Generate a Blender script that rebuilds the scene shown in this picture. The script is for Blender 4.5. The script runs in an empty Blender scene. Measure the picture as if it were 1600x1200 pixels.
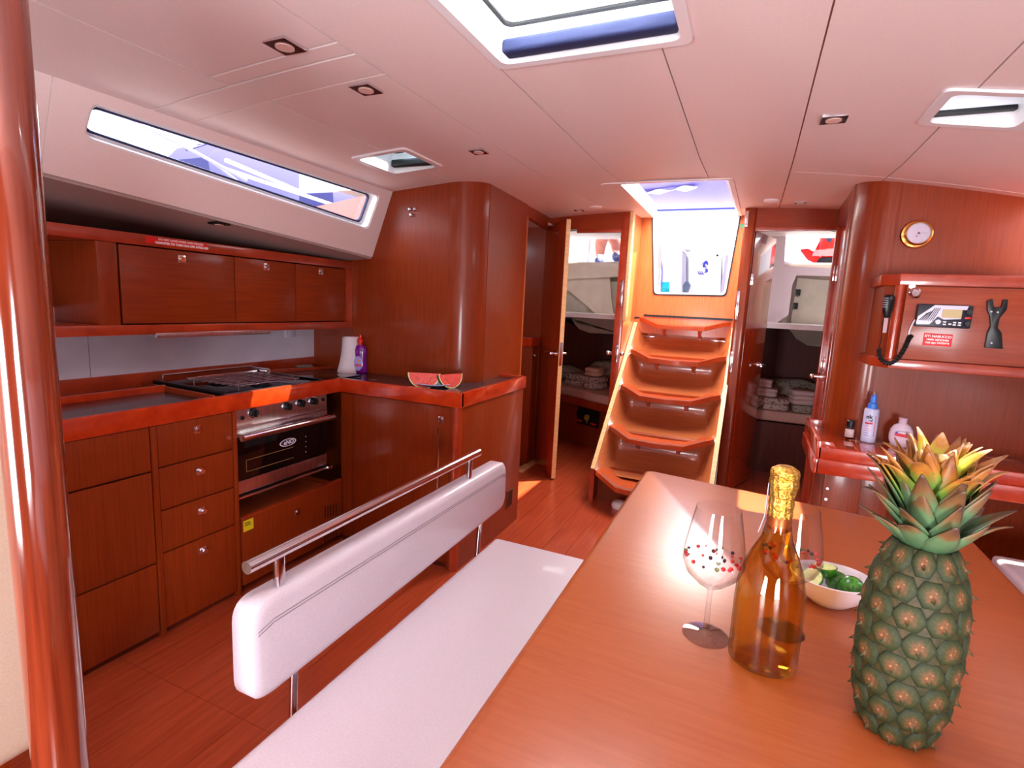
import bpy, bmesh, math, random
from mathutils import Vector, Matrix
random.seed(7)
SC = bpy.context.scene
COL = SC.collection
PI = math.pi
# ------------------------------------------------------------------ camera
F = 832.717
CAMZ = 1.4
yaw, pitch, roll = -.416173, -.149494, .0473868
cy_, sy_, cp_, sp_ = math.cos(yaw), math.sin(yaw), math.cos(pitch), math.sin(pitch)
fwd = Vector((sy_*cp_, cy_*cp_, sp_)); r0 = Vector((cy_, -sy_, 0)); u0 = r0.cross(fwd)
cr_, sr_ = math.cos(roll), math.sin(roll)
RGT = r0*cr_ + u0*sr_; UPV = u0*cr_ - r0*sr_
cam = bpy.data.objects.new('camera', bpy.data.cameras.new('camera'))
COL.objects.link(cam)
cam.data.sensor_width = 36; cam.data.lens = F/1600*36; cam.data.clip_start = .02
mt = Matrix((RGT, UPV, -fwd)).transposed().to_4x4(); mt.translation = (0, 0, CAMZ)
cam.matrix_world = mt
SC.camera = cam
CAM = Vector((0, 0, CAMZ))
def ray(px, py): return RGT*((px-800)/F) + UPV*(-(py-600)/F) + fwd
def W(px, py, **k):
    """world point on a real plane x=, y= or z= seen at a pixel of the 1600x1200 photo"""
    (a, v), = k.items(); i = 'xyz'.index(a); d = ray(px, py)
    return CAM + d*((v-CAM[i])/d[i])
def WP(px, py, p0, n):
    d = ray(px, py); n = Vector(n); return CAM + d*(n.dot(Vector(p0)-CAM)/n.dot(d))
# ------------------------------------------------------------------ world, lights, exposure
SC.view_settings.view_transform = 'Standard'; SC.view_settings.look = 'None'
SC.view_settings.exposure = 1.55; SC.view_settings.gamma = 1; SC.view_settings.use_curve_mapping = False
SC.cycles.use_denoising = True
SC.cycles.max_bounces = 8; SC.cycles.diffuse_bounces = 5; SC.cycles.transparent_max_bounces = 16
SC.cycles.sample_clamp_indirect = 6
SC.cycles.caustics_reflective = False; SC.cycles.caustics_refractive = False
wd = bpy.data.worlds.new('sky'); SC.world = wd; wd.use_nodes = True
bg = wd.node_tree.nodes['Background']; bg.inputs[0].default_value = (.90, .94, 1, 1); bg.inputs[1].default_value = .62
def light(kind, name, loc, aim, energy, color=(1, 1, 1), **k):
    l = bpy.data.lights.new(name, kind); l.energy = energy; l.color = color
    for a, v in k.items(): setattr(l, a, v)
    o = bpy.data.objects.new(name, l); COL.objects.link(o); o.location = loc
    o.rotation_euler = (Vector(aim)-Vector(loc)).to_track_quat('-Z', 'Y').to_euler()
    return o
SUN = Vector((-.365, -.31, -1))
light('SUN', 'sun', (3, 0, 8), Vector((3, 0, 8))+SUN, 11, (1, .86, .66), angle=.009)
# added fill lights behind the camera, aimed up to brighten the ceiling
for fx in (-1.0, .85):
    light('AREA', 'forward_fill', (fx, -1.45, .95), (fx*.5-.3, .9, 2.0), 27, (.95, .95, 1), shape='RECTANGLE', size=.62, size_y=.8)
light('AREA', 'hatch_daylight', (-.5, 1.15, 2.30), (-.5, 1.25, 0), 16, (.9, .94, 1), shape='RECTANGLE', size=.5, size_y=.6)
light('AREA', 'side_window_daylight', (-2.75, 1.8, 2.45), (-1.2, 1.8, 1.0), 22, (.82, .86, 1), shape='RECTANGLE', size=.6, size_y=1.5)
light('AREA', 'far_side_window_daylight', (1.85, 1.6, 2.35), (.2, 1.9, .9), 26, (.9, .93, 1), shape='RECTANGLE', size=.6, size_y=1.9)
light('AREA', 'companionway_daylight', (-.5, 4.15, 2.6), (-.62, 3.7, 0), 34, (1, .92, .84), shape='RECTANGLE', size=.6, size_y=1.3)
for hx, nm in ((-1.55, 'left'), (.75, 'right')):
    light('AREA', 'cabin_fill', (hx, 4.95, 2.14), (hx, 5.2, 0), 2.4, (.95, .95, 1), shape='RECTANGLE', size=.4, size_y=.4)  # added fill just under the closed ceilings, brightens the aft cabins
# ------------------------------------------------------------------ materials
def lin(c): return tuple(((v/255)/12.92 if v/255 <= .04045 else ((v/255+.055)/1.055)**2.4) for v in c)
_m = {}
def mat(name, rgb, rough=.5, metal=0, coat=0, emit=0, spec=.5, trans=0, ior=1.45, sss=0):
    if name in _m: return _m[name]
    m = bpy.data.materials.new(name); m.use_nodes = True; b = m.node_tree.nodes['Principled BSDF']
    c = lin(rgb); b.inputs['Base Color'].default_value = (*c, 1); b.inputs['Roughness'].default_value = rough
    b.inputs['Metallic'].default_value = metal; b.inputs['Coat Weight'].default_value = coat
    b.inputs['Coat Roughness'].default_value = .06; b.inputs['Specular IOR Level'].default_value = spec
    b.inputs['Transmission Weight'].default_value = trans; b.inputs['IOR'].default_value = ior
    if emit: b.inputs['Emission Color'].default_value = (*c, 1); b.inputs['Emission Strength'].default_value = emit
    _m[name] = m; return m
def noisy(name, c1, c2, scale=(1, 1, 1), nscale=5, detail=4, rough=.5, coat=0, bump=.0, spec=.5, lo=.35, hi=.65, coord='Object', metal=0, coatr=.06):
    """procedural two-tone noise material; scale stretches the noise (wood grain)"""
    if name in _m: return _m[name]
    m = mat(name, c1, rough, metal, coat, spec=spec); nt = m.node_tree; N = nt.nodes; L = nt.links; b = N['Principled BSDF']
    b.inputs['Coat Roughness'].default_value = coatr
    tc = N.new('ShaderNodeTexCoord'); mp = N.new('ShaderNodeMapping'); mp.inputs['Scale'].default_value = scale
    nz = N.new('ShaderNodeTexNoise'); nz.inputs['Scale'].default_value = nscale; nz.inputs['Detail'].default_value = detail; nz.inputs['Roughness'].default_value = .6
    rp = N.new('ShaderNodeValToRGB'); rp.color_ramp.elements[0].position = lo; rp.color_ramp.elements[1].position = hi
    rp.color_ramp.elements[0].color = (*lin(c1), 1); rp.color_ramp.elements[1].color = (*lin(c2), 1)
    L.new(tc.outputs[coord], mp.inputs['Vector']); L.new(mp.outputs[0], nz.inputs['Vector']); L.new(nz.outputs['Fac'], rp.inputs[0]); L.new(rp.outputs[0], b.inputs['Base Color'])
    if bump:
        bp = N.new('ShaderNodeBump'); bp.inputs['Strength'].default_value = bump; bp.inputs['Distance'].default_value = .004
        L.new(nz.outputs['Fac'], bp.inputs['Height']); L.new(bp.outputs[0], b.inputs['Normal'])
    _m[name] = m; return m
WA, WB = (124, 42, 9), (146, 56, 14)
wood_v = noisy('wood_vertical_grain', WA, WB, (45, 45, 1.4), 3, 5, .38, .28, .02, lo=.3, hi=.7, coatr=.12, spec=.32)
wood_h = noisy('wood_grain_along_y', WA, WB, (45, 1.4, 45), 3, 5, .38, .28, .02, lo=.3, hi=.7, coatr=.12, spec=.32)
wood_x = noisy('wood_grain_along_x', (132, 44, 14), (162, 64, 24), (1.4, 45, 45), 3, 5, .38, .28, .02, lo=.3, hi=.7, coatr=.12, spec=.32)
wood_pale = noisy('wood_vertical_pale', (176, 92, 42), (204, 122, 66), (45, 45, 1.4), 3, 5, .38, .28, .02, lo=.3, hi=.7, coatr=.15)
wood_step = noisy('wood_step_panel', (164, 88, 48), (182, 106, 64), (1.4, 30, 30), 3, 5, .3, .6, .01, lo=.3, hi=.7, coatr=.1)
tread_m = noisy('wood_tread', (168, 66, 30), (192, 90, 48), (1.4, 40, 40), 3, 5, .3, .5, .01, lo=.3, hi=.7, coatr=.1)
fascia_m = noisy('solid_red_wood', (176, 44, 10), (200, 62, 18), (6, 6, 6), 2, 3, .25, .8, .0, coatr=.08)
fascia_r = noisy('solid_wood_rail', (152, 46, 18), (176, 62, 28), (6, 6, 6), 2, 3, .28, .7, .0, coatr=.1)
pale_edge = noisy('pale_plywood_edge', (224, 174, 114), (238, 194, 136), (4, 4, 60), 2, 3, .4, .2)
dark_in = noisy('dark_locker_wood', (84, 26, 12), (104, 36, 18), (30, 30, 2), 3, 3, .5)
table_m = noisy('table_wood', (154, 74, 34), (168, 87, 45), (2.5, 40, 40), 3, 6, .30, .45, .01, lo=.25, hi=.75, coatr=.22)
floor_m = noisy('cabin_sole', (146, 52, 26), (176, 74, 42), (22, 1.2, 22), 3, 5, .3, .5, .02, lo=.3, hi=.7, coatr=.15)
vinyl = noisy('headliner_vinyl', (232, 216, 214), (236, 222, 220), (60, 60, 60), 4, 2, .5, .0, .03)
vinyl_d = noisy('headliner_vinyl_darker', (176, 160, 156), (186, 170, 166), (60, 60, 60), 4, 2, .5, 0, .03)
seamline = mat('headliner_joint', (226, 186, 172), .5)
leather = noisy('pale_leather', (196, 182, 192), (206, 194, 202), (90, 90, 90), 4, 3, .38, .15, .04)
leather_b = noisy('beige_leather', (196, 172, 150), (206, 184, 162), (90, 90, 90), 4, 3, .4, .1, .04)
laminate = noisy('charcoal_laminate', (46, 42, 46), (62, 56, 60), (20, 20, 20), 3, 4, .25, .3)
splash = noisy('white_laminate', (206, 198, 214), (216, 208, 222), (3, 3, 3), 2, 2, .35, .2)
gel = mat('white_gelcoat', (236, 236, 240), .3, coat=.3)
cream = noisy('cream_moulding', (214, 196, 180), (222, 206, 190), (4, 4, 4), 2, 2, .4, .1)
cream_d = noisy('grey_cream_moulding', (176, 166, 152), (186, 176, 162), (4, 4, 4), 2, 2, .5)
chrome = mat('chrome', (225, 222, 228), .12, 1)
steel = noisy('brushed_steel', (190, 178, 184), (214, 202, 208), (2, 60, 2), 3, 3, .28, 0, 0, metal=1)
brass = mat('brass', (236, 176, 96), .16, 1)
blk = mat('black_plastic', (14, 15, 18), .35)
rubber = mat('black_rubber', (10, 12, 16), .5)
dkglass = mat('black_oven_glass', (5, 5, 7), .08, coat=.1)
white = mat('white_plastic', (236, 234, 240), .35)
redm = mat('red_plastic', (220, 20, 16), .35)
red_st = mat('red_sticker', (222, 22, 26), .45)
wht_ink = mat('white_ink', (250, 246, 246), .5)
blk_ink = mat('dark_ink', (24, 24, 40), .5)
blue_ink = mat('blue_ink', (44, 66, 190), .5)
red_ink = mat('red_ink', (214, 40, 60), .5)
navy = mat('navy_cloth', (34, 44, 84), .7)
violet = noisy('violet_canvas', (112, 112, 196), (132, 130, 208), (20, 20, 20), 3, 3, .8)
ylw = mat('yellow_sticker', (226, 214, 30), .5)
green_st = mat('green_sticker', (40, 150, 110), .5)
lamp_face = mat('frosted_lamp_glass', (226, 190, 180), .5)
grey_lcd = mat('lcd_screen', (196, 178, 128), .3)
silver = mat('silver_plastic', (190, 186, 200), .35, .4)
def pane_mat(name, tint, edge=1.0):
    if name in _m: return _m[name]
    m = bpy.data.materials.new(name); m.use_nodes = True; nt = m.node_tree; N = nt.nodes; N.clear()
    o = N.new('ShaderNodeOutputMaterial'); t = N.new('ShaderNodeBsdfTransparent'); g = N.new('ShaderNodeBsdfGlossy'); mx = N.new('ShaderNodeMixShader'); fr = N.new('ShaderNodeMath'); lw = N.new('ShaderNodeLayerWeight'); lw.inputs[0].default_value = .5; p5 = N.new('ShaderNodeMath'); p5.operation = 'POWER'; p5.inputs[1].default_value = 4; nt.links.new(lw.outputs['Facing'], p5.inputs[0]); nt.links.new(p5.outputs[0], fr.inputs[0]); fr.operation = 'MULTIPLY_ADD'; fr.inputs[1].default_value = .55; fr.inputs[2].default_value = .05
    t.inputs[0].default_value = (*tint, 1); g.inputs['Roughness'].default_value = .02; 
    cm = N.new('ShaderNodeMix'); cm.data_type = 'RGBA'; cm.inputs['A'].default_value = (*tint, 1); cm.inputs['B'].default_value = (*[v*edge for v in tint], 1); nt.links.new(p5.outputs[0], cm.inputs['Factor']); nt.links.new(cm.outputs['Result'], t.inputs[0])
    nt.links.new(fr.outputs[0], mx.inputs[0]); nt.links.new(t.outputs[0], mx.inputs[1]); nt.links.new(g.outputs[0], mx.inputs[2]); nt.links.new(mx.outputs[0], o.inputs[0])
    _m[name] = m; return m
glass_w = pane_mat('window_glass', (.93, .96, 1))
glass_t = pane_mat('wine_glass', (.96, .955, .97), .45)
glass_tint = pane_mat('tinted_hatch_glass', (.62, .82, .88))
glass_b = pane_mat('bottle_glass', (.94, .92, .74), .4)
# ------------------------------------------------------------------ geometry helpers
class B:
    def __init__(s): s.bm = bmesh.new()
    def box(s, lo, hi, bev=0, seg=2):
        lo, hi = Vector(lo), Vector(hi); vs = [s.bm.verts.new((x, y, z)) for x in (lo.x, hi.x) for y in (lo.y, hi.y) for z in (lo.z, hi.z)]
        fs = [s.bm.faces.new([vs[i] for i in f]) for f in ((0, 1, 3, 2), (4, 6, 7, 5), (0, 4, 5, 1), (2, 3, 7, 6), (0, 2, 6, 4), (1, 5, 7, 3))]
        if bev:
            es = list({e for f in fs for e in f.edges}); bmesh.ops.bevel(s.bm, geom=es, offset=bev, segments=seg, affect='EDGES', profile=.6)
        return s
    def prism(s, pts, vec, bev=0, seg=2):
        vec = Vector(vec); a = [s.bm.verts.new(Vector(p)) for p in pts]; b = [s.bm.verts.new(Vector(p)+vec) for p in pts]; n = len(a)
        fs = [s.bm.faces.new(a[::-1]), s.bm.faces.new(b)] + [s.bm.faces.new((a[i], a[(i+1) % n], b[(i+1) % n], b[i])) for i in range(n)]
        bmesh.ops.recalc_face_normals(s.bm, faces=fs)
        if bev:
            es = list({e for f in fs for e in f.edges}); bmesh.ops.bevel(s.bm, geom=es, offset=bev, segments=seg, affect='EDGES', profile=.6)
        return s
    def face(s, pts): s.bm.faces.new([s.bm.verts.new(Vector(p)) for p in pts]); return s
    def loops(s, ls, cap0=False, cap1=False, closed=True):
        rows = [[s.bm.verts.new(Vector(p)) for p in l] for l in ls]; n = len(rows[0])
        for a, b in zip(rows, rows[1:]):
            for i in range(n if closed else n-1): s.bm.faces.new((a[i], a[(i+1) % n], b[(i+1) % n], b[i]))
        if cap0: s.bm.faces.new(rows[0][::-1])
        if cap1: s.bm.faces.new(rows[-1])
        return s
    def lathe(s, prof, c=(0, 0, 0), n=24, axis=None):
        c = Vector(c); q = Vector((0, 0, 1)).rotation_difference(Vector(axis)) if axis is not None else None
        ls = []
        for r, z in prof:
            r = max(r, 1e-5); l = [Vector((r*math.cos(2*PI*i/n), r*math.sin(2*PI*i/n), z)) for i in range(n)]
            ls.append([(q @ p if q else p)+c for p in l])
        return s.loops(ls, True, True)
    def cyl(s, p0, p1, r, r1=None, n=16):
        p0, p1 = Vector(p0), Vector(p1); d = p1-p0; return s.lathe([(r, 0), (r if r1 is None else r1, d.length)], p0, n, d)
    def tube(s, pts, r, n=8, cap=True):
        pts = [Vector(p) for p in pts]; ls = []; up = None
        for i, p in enumerate(pts):
            t = (pts[min(i+1, len(pts)-1)]-pts[max(i-1, 0)]).normalized()
            if up is None: up = Vector((0, 0, 1)) if abs(t.z) < .9 else Vector((1, 0, 0))
            a = t.cross(up).normalized(); up = a.cross(t).normalized(); rr = r[i] if isinstance(r, (list, tuple)) else r
            ls.append([p + (a*math.cos(2*PI*k/n)+up*math.sin(2*PI*k/n))*rr for k in range(n)])
        return s.loops(ls, cap, cap)
    def ell(s, c, r, n=20, m=12):
        prof = [(math.sin(PI*i/m), -math.cos(PI*i/m)) for i in range(m+1)]; k0 = len(s.bm.verts); s.lathe(prof, (0, 0, 0), n)
        s.bm.verts.ensure_lookup_table(); rr = r if isinstance(r, (tuple, list)) else (r, r, r)
        for v in s.bm.verts[k0:]: v.co = Vector((v.co.x*rr[0], v.co.y*rr[1], v.co.z*rr[2]))+Vector(c)
        return s
    def grid(s, f, nu, nv):
        vs = [[s.bm.verts.new(Vector(f(i/nu, j/nv))) for j in range(nv+1)] for i in range(nu+1)]
        for i in range(nu):
            for j in range(nv): s.bm.faces.new((vs[i][j], vs[i+1][j], vs[i+1][j+1], vs[i][j+1]))
        return s
    def xf(s, M): bmesh.ops.transform(s.bm, matrix=M, verts=s.bm.verts); return s
def wloc(o):
    v = Vector((0, 0, 0))
    while o is not None: v += o.location; o = o.parent
    return v
def tag(o, label=None, cat=None, group=None, kind=None):
    if label: o['label'] = label
    if cat: o['category'] = cat
    if group: o['group'] = group
    if kind: o['kind'] = kind
    return o
def obj(name, b, m, parent=None, smooth=True, ang=35, solid=0, label=None):
    bm = b.bm
    bmesh.ops.recalc_face_normals(bm, faces=bm.faces)
    if parent is not None: off = wloc(parent)
    else:
        xs = [v.co for v in bm.verts]; off = Vector(((min(v.x for v in xs)+max(v.x for v in xs))/2, (min(v.y for v in xs)+max(v.y for v in xs))/2, min(v.z for v in xs)))
    for v in bm.verts: v.co -= off
    me = bpy.data.meshes.new(name); bm.to_mesh(me); bm.free(); me.materials.append(m)
    if smooth:
        for p in me.polygons: p.use_smooth = True
        me.set_sharp_from_angle(angle=math.radians(ang))
    o = bpy.data.objects.new(name, me); COL.objects.link(o)
    if parent is not None: o.parent = parent
    else: o.location = off
    if solid:
        md = o.modifiers.new('solid', 'SOLIDIFY'); md.thickness = solid; md.offset = 0
        if smooth: md = o.modifiers.new('split', 'EDGE_SPLIT'); md.split_angle = math.radians(ang)
    if label: o['label'] = label
    return o
def thing(name, loc, label, cat, group=None):
    o = bpy.data.objects.new(name, None); o.empty_display_size = .05; COL.objects.link(o); o.location = loc
    return tag(o, label, cat, group)
def struct(name, b, m, **k): return tag(obj(name, b, m, **k), kind='structure')
def text(name, s, size, loc, ux, uy, m, parent=None, align='CENTER', ext=.0004, bold=0):
    """flat lettering: ux = reading direction, uy = up direction"""
    cu = bpy.data.curves.new(name, 'FONT'); cu.body = s; cu.size = size; cu.align_x = align; cu.align_y = 'CENTER'; cu.extrude = ext; cu.offset = bold
    t = bpy.data.objects.new('tmp', cu); COL.objects.link(t); dg = bpy.context.evaluated_depsgraph_get(); me = bpy.data.meshes.new_from_object(t.evaluated_get(dg)); bpy.data.objects.remove(t)
    ux, uy = Vector(ux).normalized(), Vector(uy).normalized(); uz = ux.cross(uy); M = Matrix((ux, uy, uz)).transposed().to_4x4(); M.translation = Vector(loc)-(wloc(parent) if parent else Vector())
    me.transform(M); me.materials.clear(); me.materials.append(m); o = bpy.data.objects.new(name, me); COL.objects.link(o); o.parent = parent
    return o
def rloop(cs, r, d=0, off=(0, 0, 0), n=5):
    cs = [Vector(c) for c in cs]; off = Vector(off); k = len(cs); ins = []
    for i in range(k):
        a, b, c = cs[i-1], cs[i], cs[(i+1) % k]; ins.append(b + (a-b).normalized()*d + (c-b).normalized()*d)
    out = []
    for i in range(k):
        a, b, c = ins[i-1], ins[i], ins[(i+1) % k]; p = b+(a-b).normalized()*r; q = b+(c-b).normalized()*r
        for j in range(n+1):
            t = j/n; out.append(p*(1-t)**2 + b*2*t*(1-t) + q*t*t + off)
    return out
def rect(x0, x1, y0, y1, z): return [(x0, y0, z), (x1, y0, z), (x1, y1, z), (x0, y1, z)]
def copytree(o, parent=None):
    c = o.copy(); COL.objects.link(c)
    if parent is not None: c.parent = parent
    for ch in list(o.children): copytree(ch, c)
    return c
# ------------------------------------------------------------------ ceiling
def cz(x, y):
    t = min(1, max(0, (y-3)/1.35)); cr = .075-.045*t
    return 2.08 + .05*max(0, y-2.6) - (.034 if x < -.5 else cr)*(x+.5)**2
def WC(px, py):
    z = 2.08
    for i in range(30):
        p = W(px, py, z=z); z = .5*z+.5*cz(p.x, p.y)
    return p
HATCH = {'big': (-.737, -.22, .88, 1.485), 'left': (-1.745, -1.465, 2.03, 2.335), 'right': (.412, .65, 1.85, 2.112), 'comp': (-.872, -.176, 3.10, 4.86)}
def cgrid(b, x0, x1, y0, y1, dz=0):
    xs, ys = {x0, x1}, {y0, y1}
    for hx0, hx1, hy0, hy1 in HATCH.values():
        xs |= {v for v in (hx0, hx1) if x0 < v < x1}; ys |= {v for v in (hy0, hy1) if y0 < v < y1}
    def dens(s):
        s = sorted(s); o = [s[0]]
        for v in s[1:]:
            n = max(1, int((v-o[-1])/.12)); a = o[-1]
            for i in range(1, n+1): o.append(a+(v-a)*i/n)
        return o
    xs, ys = dens(xs), dens(ys); vs = {}
    def V(i, j):
        if (i, j) not in vs: vs[i, j] = b.bm.verts.new((xs[i], ys[j], cz(xs[i], ys[j])+dz))
        return vs[i, j]
    for i in range(len(xs)-1):
        for j in range(len(ys)-1):
            mx, my = (xs[i]+xs[i+1])/2, (ys[j]+ys[j+1])/2
            if any(h[0] < mx < h[1] and h[2] < my < h[3] for h in HATCH.values()): continue
            b.bm.faces.new((V(i, j), V(i+1, j), V(i+1, j+1), V(i, j+1)))
    return b
b = B(); cgrid(b, -1.995, 1.06, -1.6, 4.36, .012); cgrid(b, -.975, -.12, 4.36, 4.83, .012)
ceiling = struct('ceiling', b, seamline, smooth=True)
g = .0022
def cpanel(x0, x1, y0, y1, m=vinyl):
    o = obj('panel', cgrid(B(), x0+g, x1-g, y0+g, y1-g), m, ceiling, smooth=True)
    md = o.modifiers.new('s', 'SOLIDIFY'); md.thickness = .009; md.offset = 1
    md = o.modifiers.new('e', 'EDGE_SPLIT'); md.split_angle = .5
    return o
XS = [-1.99, -1.575, -1.09, -.75, -.29, .085, .47, 1.06]
cpanel(-1.99, -1.59, -1.6, 1.27); cpanel(-1.59, -1.09, -1.6, 1.20); cpanel(-1.99, -1.09, 1.275, 1.41)
cpanel(-1.59, -1.09, 1.205, 1.27)
for i in range(len(XS)-1):
    y0 = 1.41 if XS[i+1] <= -1.05 else -1.6
    y1 = 4.36
    if i >= 5: cpanel(XS[i], XS[i+1], y0, 2.9); cpanel(XS[i], XS[i+1], 2.9, y1)
    else: cpanel(XS[i], XS[i+1], y0, y1)
cpanel(-.975, -.87, 4.362, 4.83); cpanel(-.176, -.12, 4.362, 4.83)
# deck above, with the same openings
b = B(); cgrid(b, -2.02, 1.08, -1.7, 4.86, .10); struct('ceiling', b, gel).name = 'ceiling_deck'
# ------------------------------------------------------------------ side coachroof panels with the long window
PN = (.36, 0, -.14); P0 = (-1.99, 0, 2.0)
def sx(z): return -1.99 - (2.0-z)*.14/.36
def side_panel(mirror=False):
    bot = lambda y: 1.64 + (2.64-y)*.0617
    T = lambda y: Vector((-1.985, y, 2.015)); Bt = lambda y: Vector((sx(bot(y)), y, bot(y)))
    wc = [WP(142, 158, P0, PN), WP(592, 305, P0, PN), WP(573, 358, P0, PN), WP(127, 214, P0, PN)]
    ys = .985
    ya, yb = ys, 2.66
    outer = [T(ya), T(yb), Bt(yb), Bt(ya)]
    n = Vector(PN).normalized()*-1   # outward
    lp = rloop(wc, .03)
    k = len(lp)//4
    def mir(bb):
        if mirror:
            for v in bb.bm.verts: v.co.x = -.93-v.co.x
        return bb
    b = B()
    pts = [b.bm.verts.new(p) for p in lp]; oc = [b.bm.verts.new(p) for p in outer]
    for c in range(4):
        seg = pts[c*k:(c+1)*k]
        for a, d in zip(seg, seg[1:]): b.bm.faces.new((oc[c], a, d))
        nx = (c+1) % 4
        b.bm.faces.new((oc[c], seg[-1], pts[nx*k], oc[nx]))
    nm = 'wall_far_side' if mirror else 'wall_galley_side'
    root = struct(nm, mir(b), vinyl, ang=20, solid=.02)
    b = B(); b.face([T(-1.6), T(ys-.004), Bt(ys-.004), Bt(-1.6)]); obj('panel', mir(b), vinyl, root, solid=.02)
    w = 'window_2' if mirror else 'window_1'
    b = B(); b.loops([rloop(wc, .03, -.004, n*-.004), rloop(wc, .03, .006, n*-.004), rloop(wc, .03, .008, n*.05), rloop(wc, .03, .022, n*.05)]); fr = struct(w, mir(b), gel)
    b = B(); b.loops([rloop(wc, .03, .016, n*.044), rloop(wc, .03, .024, n*.044), rloop(wc, .03, .024, n*.056)]); obj('gasket', mir(b), navy, fr)
    b = B(); b.face(rloop(wc, .03, .02, n*.052)); obj('pane', mir(b), glass_w, fr)
    # underside of the side deck below the window, down to the hull
    b = B(); b.face([Bt(-1.6), Bt(2.66), (-2.8, 2.66, 1.60), (-2.8, -1.6, 1.66)])
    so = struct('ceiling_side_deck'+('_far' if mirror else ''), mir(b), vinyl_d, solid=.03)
    return so
side_panel(); side_panel(True)
# hull sides and the bulkhead behind the camera
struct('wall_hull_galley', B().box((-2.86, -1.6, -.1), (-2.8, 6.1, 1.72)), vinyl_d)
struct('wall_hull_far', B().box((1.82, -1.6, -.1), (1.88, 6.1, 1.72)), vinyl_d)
struct('wall_forward', B().box((-2.8, -1.66, -.1), (1.82, -1.6, 2.1)), wood_v)
# ------------------------------------------------------------------ floor, in boards
fl = struct('floor', B().box((-2.8, -1.6, -.08), (1.82, 6.1, -.012)), mat('floor_joint', (52, 16, 8), .7))
x = -2.8; i = 0
while x < 1.82:
    for y0, y1 in ((-1.6, 1.1), (1.1, 3.72), (3.72, 6.1)):
        obj('plank', B().box((x+.0008, y0+.0008, -.012), (min(x+.14, 1.82)-.0008, y1-.0008, 0)), floor_m, fl, smooth=False)
    x += .14
# ------------------------------------------------------------------ bulkhead behind the galley + rounded corner + passage wall
YB = 2.652
def arc(cx, cy, r, a0, a1, n=10): return [(cx+r*math.cos(a0+(a1-a0)*i/n), cy+r*math.sin(a0+(a1-a0)*i/n)) for i in range(n+1)]
def wallstrip(name, path, z0, z1, m, th=.03, parent=None):
    """path: xy points; wall of thickness th behind it; z1 may be 'c' (ceiling)"""
    b = B(); zt = lambda p: cz(*p)+.006 if z1 == 'c' else z1
    b.loops([[(p[0], p[1], z0) for p in path], [(p[0], p[1], zt(p)) for p in path]], closed=False)
    if parent is not None: return obj(name, b, m, parent, solid=th, ang=25)
    return struct(name, b, m, solid=th, ang=25)
wb = wallstrip('wall_galley_end', [(-2.8, YB), (-2.2, YB), (-1.99, YB), (-1.6, YB)], 0, 'c', wood_v)
colL = wallstrip('trim_1', [(-1.6, YB)] + arc(-1.6, YB+.16, .16, -PI/2+.02, -.12, 14), 0, 'c', wood_v)
e0 = arc(-1.6, YB+.16, .16, -PI/2, -.12, 14)[-1]
def pw(y): t = (y-e0[1])/(4.35-e0[1]); return (e0[0]+(-1.64-e0[0])*t, y)   # passage wall line
yf = 3.585
wallstrip('wall_passage_left', [(e0[0]+.0, e0[1]+.004), pw(3.0), pw(3.3), pw(yf)], 0, 'c', wood_v)
# head door opening: frame post, header
b = B(); a = Vector((*pw(yf), 0)); c2 = Vector((*pw(yf+.045), 0)); b.prism([(a.x+.012, a.y, 0), (c2.x+.012, c2.y, 0), (c2.x-.03, c2.y, 0), (a.x-.03, a.y, 0)], (0, 0, 2.02), .004); struct('trim_2', b, wood_pale)
b = B(); a = pw(yf+.0); c2 = pw(4.34); b.prism([(a[0]+.006, a[1], 2.02), (c2[0]+.006, c2[1], 2.02), (c2[0]-.03, c2[1], 2.02), (a[0]-.03, a[1], 2.02)], (0, 0, .13)); struct('trim_3', b, wood_v)
struct('trim_4', B().box((-1.70, 3.99, 0), (-1.63, 4.34, .018), .003), pale_edge)
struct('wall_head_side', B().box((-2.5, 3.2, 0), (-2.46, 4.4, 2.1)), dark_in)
struct('ceiling_head', B().box((-2.5, 2.75, 2.055), (-1.62, 4.35, 2.075)), vinyl)
# low head cabinet seen through the opening
hc = thing('cupboard', (-1.9, 4.2, 0), 'red wood cupboard with a chrome latch inside the washroom left of the open door', 'cupboard')
zt = W(830, 541, y=4.2).z
obj('body', B().box((-2.3, 4.2, 0), (-1.68, 4.34, zt), .003), wood_v, hc)
obj('rail', B().box((-2.3, 4.17, zt), (-1.68, 4.34, zt+.075), .006), fascia_m, hc)
lp = W(835, 556, y=4.19); obj('latch', B().box((lp.x-.015, 4.185, lp.z-.015), (lp.x+.015, 4.2, lp.z+.015), .003).cyl((lp.x, 4.185, lp.z), (lp.x, 4.17, lp.z), .009), chrome, hc)
# ------------------------------------------------------------------ aft bulkhead (y = 4.35) with two cabin doorways and the companionway recess
YA = 4.35
def hdr(name, x0, x1, z0):
    b = B(); b.loops([[(x0, YA, z0), (x1, YA, z0)], [(x0, YA, cz(x0, YA)+.006), (x1, YA, cz(x1, YA)+.006)]], closed=False); struct(name, b, wood_x, solid=.03)
hdr('wall_aft_left', -1.70, -.985, 2.03); hdr('wall_aft_right', -.10, .52, 2.03)
struct('wall_aft_far_left', B().box((-2.8, YA, 0), (-1.655, YA+.03, 2.1)), wood_v)
struct('wall_aft_far_right', B().box((.50, YA, 0), (1.82, YA+.03, 2.1)), wood_v)
struct('trim_5', B().box((-1.40, YA-.012, 2.0), (-1.0, YA+.02, 2.04), .004), fascia_r)
struct('trim_6', B().box((-.07, YA-.012, 2.0), (.50, YA+.02, 2.04), .004), fascia_r)
struct('trim_7', B().box((-1.03, YA-.02, 0), (-.965, YA+.03, 2.17), .006), fascia_r)        # post left of the steps
struct('trim_8', B().box((-.965, YA-.035, 1.30), (-.935, YA+.03, 2.17), .008), pale_edge)
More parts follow.
